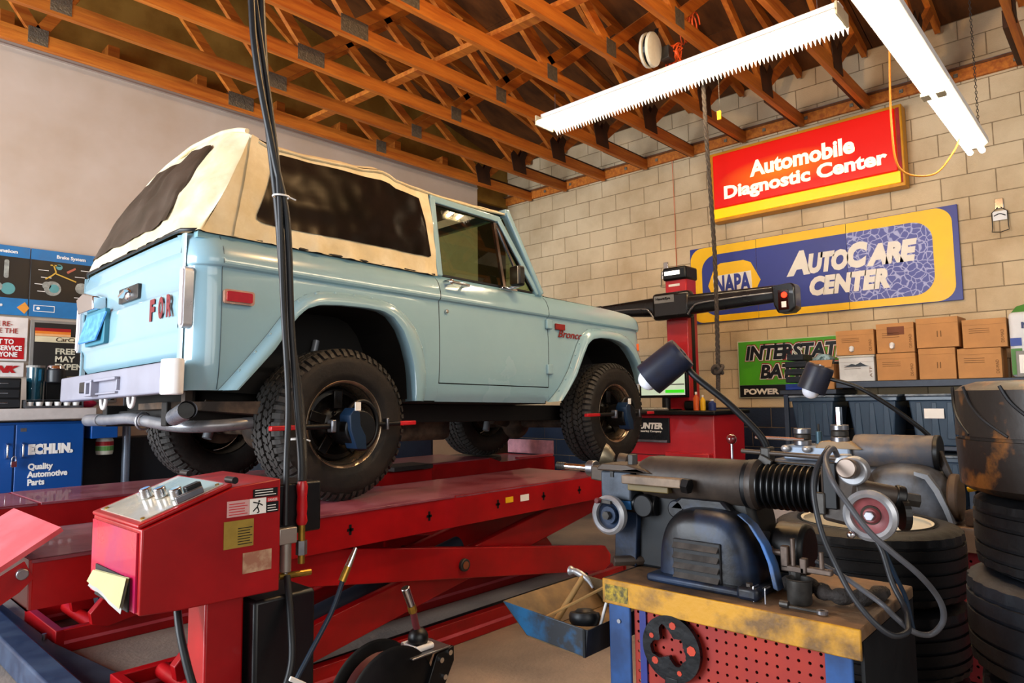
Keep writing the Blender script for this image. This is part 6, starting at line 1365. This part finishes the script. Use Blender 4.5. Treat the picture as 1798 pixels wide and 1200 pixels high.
# drip tray at the left side
tr_ = thing('parts_tray', 'blue trapezoid steel tray hooked to the left end of the lathe bench', 'tray', (1.82, 1.35, .6))
trb = M('tray_blue', '#1d5f8e', .4, .2, .35, 7, col2='#2e3136', mix=(.42, .6)); tri = M('tray_inside', '#8c7048', .5, .2, .35, 8, col2='#5d4a30')
fo = [(1.53, .648), (1.205, .628), (1.215, .552), (1.43, .565)]
def slabq(q, d, m_, nm, par=tr_, **k):
    b = MB(); d = Vector(d); q = [Vector(v) for v in q]; b.add(q+[v+d for v in q], [(0, 1, 2, 3), (7, 6, 5, 4), (0, 4, 5, 1), (1, 5, 6, 2), (2, 6, 7, 3), (3, 7, 4, 0)]); return obj(nm, b, m_, par, **k)
x0, x1 = 1.60, 2.02
slabq([(x0, y, z) for y, z in fo], (.005, 0, 0), trb, 'tray_front', bevel=.002); slabq([(x1, y, z) for y, z in fo], (.005, 0, 0), tri, 'tray_back')
slabq([(x0+.005, 1.53, .648), (x0+.005, 1.43, .565), (x1, 1.43, .565), (x1, 1.53, .648)], (-.004, 0, -.002), tri, 'tray_slope'); slabq([(x0+.005, 1.43, .563), (x0+.005, 1.215, .552), (x1, 1.215, .552), (x1, 1.43, .563)], (0, 0, -.004), tri, 'tray_bottom')
slabq([(x0, 1.205, .628), (x0, 1.215, .55), (x1, 1.215, .55), (x1, 1.205, .628)], (0, -.006, 0), M('tray_side_dark', '#20242c', .4, .2, .2, 8), 'tray_side', bevel=.002)
obj('tray_seam', MB().box(x0-.003, x0, 1.208, 1.216, .551, .628), blackm, tr_)
rl3 = thing('rubber_mount', 'black rubber mount lying in the blue tray', 'rubber part', (1.72, 1.27, .58)); obj('ring', MB().lathe([(.02, 0), (.04, 0), (.046, .01), (.048, .025), (.044, .035), (.03, .036), (.02, .03)], (1.70, 1.285, .602), (.15, .1, 1), 32), rubber, rl3, smooth=40); obj('cap', MB().lathe([(0, .045), (.022, .042), (.03, .034)], (1.70, 1.285, .605), (.15, .1, 1), 24), rubber, rl3, smooth=50)
hm = thing('ball_hammer', 'old hammer with a pale steel head resting in the blue tray', 'hammer', (1.75, 1.38, .66))
obj('head', MB().tube(crv([(1.80, 1.415, .722), (1.80, 1.39, .722), (1.80, 1.35, .708), (1.80, 1.325, .682)], 6), [.016, .016, .015, .013, .010, .010, .011, .011, .011, .011, .010, .010, .009, .008, .007, .006, .005, .005, .004][:19], 10), alu, hm, smooth=50)
obj('handle', MB().cyl((1.80, 1.36, .715), (1.68, 1.40, .57), .009, .011, 10), M('hickory', '#b08a55', .6), hm, smooth=50)
T1('wood_stick', 'pale wooden stick leaning out of the blue tray against the bench', 'stick', MB().bar((1.86, 1.215, .735), (1.64, 1.41, .605), .012, .006), M('hickory', ''), bevel=.001)
T1('dowel', 'thin white dowel standing in the blue tray by the bench corner', 'stick', MB().cyl((1.78, 1.235, .725), (1.70, 1.235, .59), .005, n=10), whitetxt, smooth=50)

# ================================================================ SECOND BENCH AND LATHE
b2 = thing('rear_bench', 'second workbench with a red pegboard front behind the tire stacks', 'workbench', (3.6, .6, 0))
obj('bench_top', MB().box(3.33, 3.85, -.2, 1.5, .70, .735), topm, b2, bevel=.004); obj('front_lip', MB().box(3.322, 3.33, -.2, 1.5, .64, .736), M('pale_edge', '#8d7a6c', .6), b2)
pegboard(3.36, -.15, 1.45, .12, .66, .04, .006, b2, M('pegboard_pink', '#b03a40', .6, 0, .2, 4)); obj('peg_shadow_sheet', MB().box(3.40, 3.406, -.15, 1.45, .1, .66), M('peg_shadow', ''), b2)  # same dark sheet for the shade behind these holes
for y in (-.18, .62, 1.42): obj('leg', MB().box(3.34, 3.38, y, y+.05, 0, .70), legb, b2, bevel=.003)
l2 = thing('brake_lathe', 'second gray-brown brake lathe partly hidden behind the rim on the tire stack', 'lathe', (3.5, .85, .735))
ir2 = M('gray_worn_iron', '#5c6068', .45, .3, .35, 6, col2='#3c3630', mix=(.35, .6), bump=.1)
obj('drum', MB().lathe([(0, .34), (.05, .34), (.072, .33), (.076, .30), (.076, .01), (.07, 0), (0, 0)], (3.50, .69, 1.022), (0, 1, 0), 40), M('rust_gray_drum', '#7d6a58', .5, .2, .35, 5, col2='#50525a', mix=(.4, .6)), l2, smooth=40)
obj('end_cap', MB().cyl((3.50, .675, 1.022), (3.50, .695, 1.022), .079, n=36), black, l2, bevel=.003); obj('handle_arm', MB().bar((3.48, .68, 1.03), (3.46, .62, .86), .02, .03), grime, l2, bevel=.005)
rows = []
for (x, s) in ((3.36, .55), (3.365, .8), (3.39, .93), (3.43, 1.0), (3.55, 1.0), (3.65, .9)):
    rows.append([Vector((x, .80+.19*s*math.copysign(abs(math.cos(math.pi*k/30))**.7, math.cos(math.pi*k/30)), .736+.24*s*abs(math.sin(math.pi*k/30))**.8)) for k in range(31)])
d2_ = MB().grid(rows); d2_.add([tuple(v) for v in rows[0]], [tuple(range(31))]); obj('motor_cover', d2_, ir2, l2, smooth=60)
obj('belt_guard', MB().poly([(.75, .95), (.70, .94), (.66, .88), (.63, .80), (.615, .74), (.63, .74), (.65, .80), (.68, .87), (.71, .92), (.75, .935)], lambda u, v, t: (t, u, v), 3.34, 3.42), M('edge_gray', '#8b8f96', .4, .4), l2); obj('guard_cover', MB().cyl((3.45, .60, .84), (3.45, .64, .84), .10, n=30), M('brown_guard', '#4d3a2a', .6), l2, bevel=.01)
obj('neck', MB().poly([(.98, .95), (.72, .95), (.70, .80), (1.02, .80)], lambda u, v, t: (t, u, v), 3.46, 3.56), ir2, l2, bevel=.02)
obj('cross_slide', MB().box(3.40, 3.60, 1.02, 1.33, .97, 1.04), M('pale_blue_iron', '#8795a8', .4, .3, .2, 8), l2, bevel=.01); obj('slide_base', MB().box(3.42, 3.60, 1.0, 1.40, .736, .97), ir2, l2, bevel=.02)
obj('slide_top', MB().poly([(1.18, 1.03), (1.15, 1.065), (1.02, 1.065), (.97, 1.03)], lambda u, v, t: (t, u, v), 3.40, 3.50), M('tan_iron', '#927a5a', .5), l2, bevel=.006)
obj('chrome_rod', MB().cyl((3.39, 1.46, 1.075), (3.39, 1.22, 1.07), .008, n=12), chrome, l2)
for y in (1.31, 1.21, 1.13, 1.08): obj('slide_knob', MB().sph((3.385, y, 1.025 if y > 1.15 else .99), .022, 14, 10, (.7, 1, .8)), alu, l2, smooth=60)
def stack(y, z, tall, x=3.44):
    for k in range(3): obj('collar', MB().cyl((x, y, z+.028*k), (x, y, z+.026+.028*k), .040-.002*(k % 2), n=28), steel if k != 1 else darksteel, l2, bevel=.003)
    if tall: obj('arbor_bolt', MB().cyl((x, y, z+.08), (x, y, z+.165), .015, n=6), chrome, l2)
stack(1.245, 1.04, False); stack(1.072, 1.06, True); obj('oiler', MB().cyl((3.43, 1.165, 1.05), (3.43, 1.165, 1.11), .014, n=14), M('teal_steel', '#3f5a68', .4, .4), l2, bevel=.002); obj('oiler_tip', MB().cyl((3.43, 1.165, 1.11), (3.43, 1.165, 1.145), .005, n=8), darksteel, l2)
lamp('smaller navy work lamp on a long curved black arm before the storage totes', [(3.52, .72, 1.095), (3.50, .76, 1.14), (3.47, .86, 1.23), (3.45, .98, 1.315), (3.45, 1.09, 1.355), (3.45, 1.12, 1.36)], .01, (3.45, 1.145, 1.425), (3.44, 1.195, 1.305), .066, blackm)
T1('machine_brush', 'brown bristle brush lying on the rear bench beside the second lathe', 'brush', MB().box(3.36, 3.44, .42, .58, .736, .80), M('brush_brown', '#4a3220', .8, 0, .3, 60, bump=.6), bevel=.01); T1('yellow_hose', 'short yellow hose on the rear bench behind the brush', 'hose', MB().tube(crv([(3.60, .60, .86), (3.58, .50, .885), (3.58, .42, .88), (3.6, .36, .85)], 6), .012, 8), yellowm, smooth=60)

# ================================================================ TIRE STACKS
def tire(name, label, cx, cy, z0, h, R_, ri, m_, grooves, group, slots=True, tilt=0):
    n = 96; hw = h/2; c0 = Vector((cx, cy, z0+hw)); prof = []
    prof += [(ri, -hw*.80), (ri+.02, -hw*.97), (R_*.82, -hw), (R_*.93, -hw*.93)]
    tw = hw*.84
    pts_ = [(-tw, R_*.985)]
    for g_ in grooves:
        w_ = .0045; y = g_*tw
        pts_ += [(y-w_-.001, None), (y-w_, R_-.010), (y+w_, R_-.010), (y+w_+.001, None)]
    pts_ += [(tw, R_*.985)]
    for (y, r_) in pts_:
        rr = R_*(1-.015*abs(y/tw)**4) if r_ is None else r_; prof.append((rr, y))
    prof += [(R_*.93, hw*.93), (R_*.82, hw), (ri+.02, hw*.97), (ri, hw*.80)]
    b = MB(); k_ = len(prof); v = []
    for i in range(n):
        th = 2*math.pi*i/n
        for q, (r_, y) in enumerate(prof):
            rr = r_
            sh_ = slots and (q in (3, 4, 5, k_-6, k_-5, k_-4)) and i % 3 == 0
            if sh_: rr -= .006
            v.append(c0+Vector((rr*math.cos(th), rr*math.sin(th), y)))
    f = []
    for i in range(n):
        j = (i+1) % n
        for q in range(k_-1): f.append((i*k_+q, i*k_+q+1, j*k_+q+1, j*k_+q))
    b.add(v, f); t = thing(name, label, 'tire', (cx, cy, z0), group=group)
    tr = obj('tire_body', b, m_, t, smooth=35); obj('inner_wall', MB().lathe([(ri, -hw*.80), (ri+.05, -hw*.5), (ri+.06, 0), (ri+.05, hw*.5), (ri, hw*.80)], c0, (0, 0, 1), 40), rubber, t, smooth=60)
    for s in (-1, 1): obj('sidewall_ring', MB().lathe([(R_*.74, 0), (R_*.745, .0025), (R_*.75, 0)], c0+Vector((0, 0, s*(hw*.992))), (0, 0, s), 48), m_, t)
    return t
blk = M('black_tire', '#1b1c1f', .55, 0, .2, 8, bump=.1, bscale=80, col2='#101114')
blk2 = M('dusty_blue_black_tire', '#262c36', .55, 0, .25, 5, bump=.1, bscale=80, col2='#15181e')
scuff = M('scuffed_slick', '#241d19', .42, 0, .3, 5, col2='#7a4c22', mix=(.42, .50), detail=8, bump=.1)
g4 = (-.78, -.45, -.05, .35, .72)
for k in range(3):
    zz = .267*k
    t_ = tire('used_tire', ['black tire at the bottom of the rim-topped stack', 'black tire in the middle of the rim-topped stack', 'black tire with a pale alloy rim on top of the shorter stack'][k], 2.935+.01*(k % 2), .850-.006*k, zz+.001, .262, .33, .225, blk, g4, 'tires in the stack behind the bench')
rimc = M('cream_alloy', '#e8dfc8', .35, .15, .08, 6)
rm = obj('rim', MB().lathe([(.222, .0), (.232, .004), (.226, -.012), (.214, -.03), (.205, -.07), (.20, -.16)], (2.935, .838, .792), (0, 0, 1), 56), rimc, t_, smooth=50)
obj('rim_dish', MB().lathe([(.206, -.075), (.12, -.095), (.06, -.085), (.035, -.09), (0, -.09)], (2.935, .838, .792), (0, 0, 1), 48), rimc, rm, smooth=60)
for k in range(5):
    a = 2*math.pi*k/5+.2; d_ = Vector((math.cos(a), math.sin(a), 0)); obj('rim_spoke', MB().bar(Vector((2.935, .838, .712))+d_*.04, Vector((2.935, .838, .722))+d_*.20, .05, .02, mi=0), rimc, rm, bevel=.006)
zs = [0, .25, .50, .777, .994, 1.318]
labs = ['dark tire at the floor in the tall stack at the right edge', 'blue-black tire second from the floor in the tall right stack', 'blue-black ribbed tire third from the floor in the tall right stack', 'narrow black tire just under the scuffed slick in the tall right stack', 'wide scuffed slick tire with brown patches on top of the tall right stack']
for k in range(5):
    sl_ = k == 4
    t_ = tire('used_tire', labs[k], 2.50+(.0, .012, -.005, .008, -.01)[k], .092+(.0, -.01, .012, -.008, .012)[k], zs[k]+.001, zs[k+1]-zs[k]-.004, .33 if k != 3 else .322, .22, scuff if sl_ else (blk if k == 3 else blk2), (0.0,) if sl_ else (-.7, -.3, .3, .7), 'tires in the tall stack at the right edge', slots=not sl_)
    if sl_:
        cc = Vector((2.49, .104, 0)); 
        for j in range(9):
            a0 = math.pi*.55+j*.42; pts = [cc+Vector((.3295*math.cos(a0+.05*q+.035*q*q), .3295*math.sin(a0+.05*q+.035*q*q), 1.30-.045*q)) for q in range(4)]
            gpt = crv(pts, 6); obj('slick_groove', MB().tube([p for p in gpt], .0045, 6), rubber, t_)
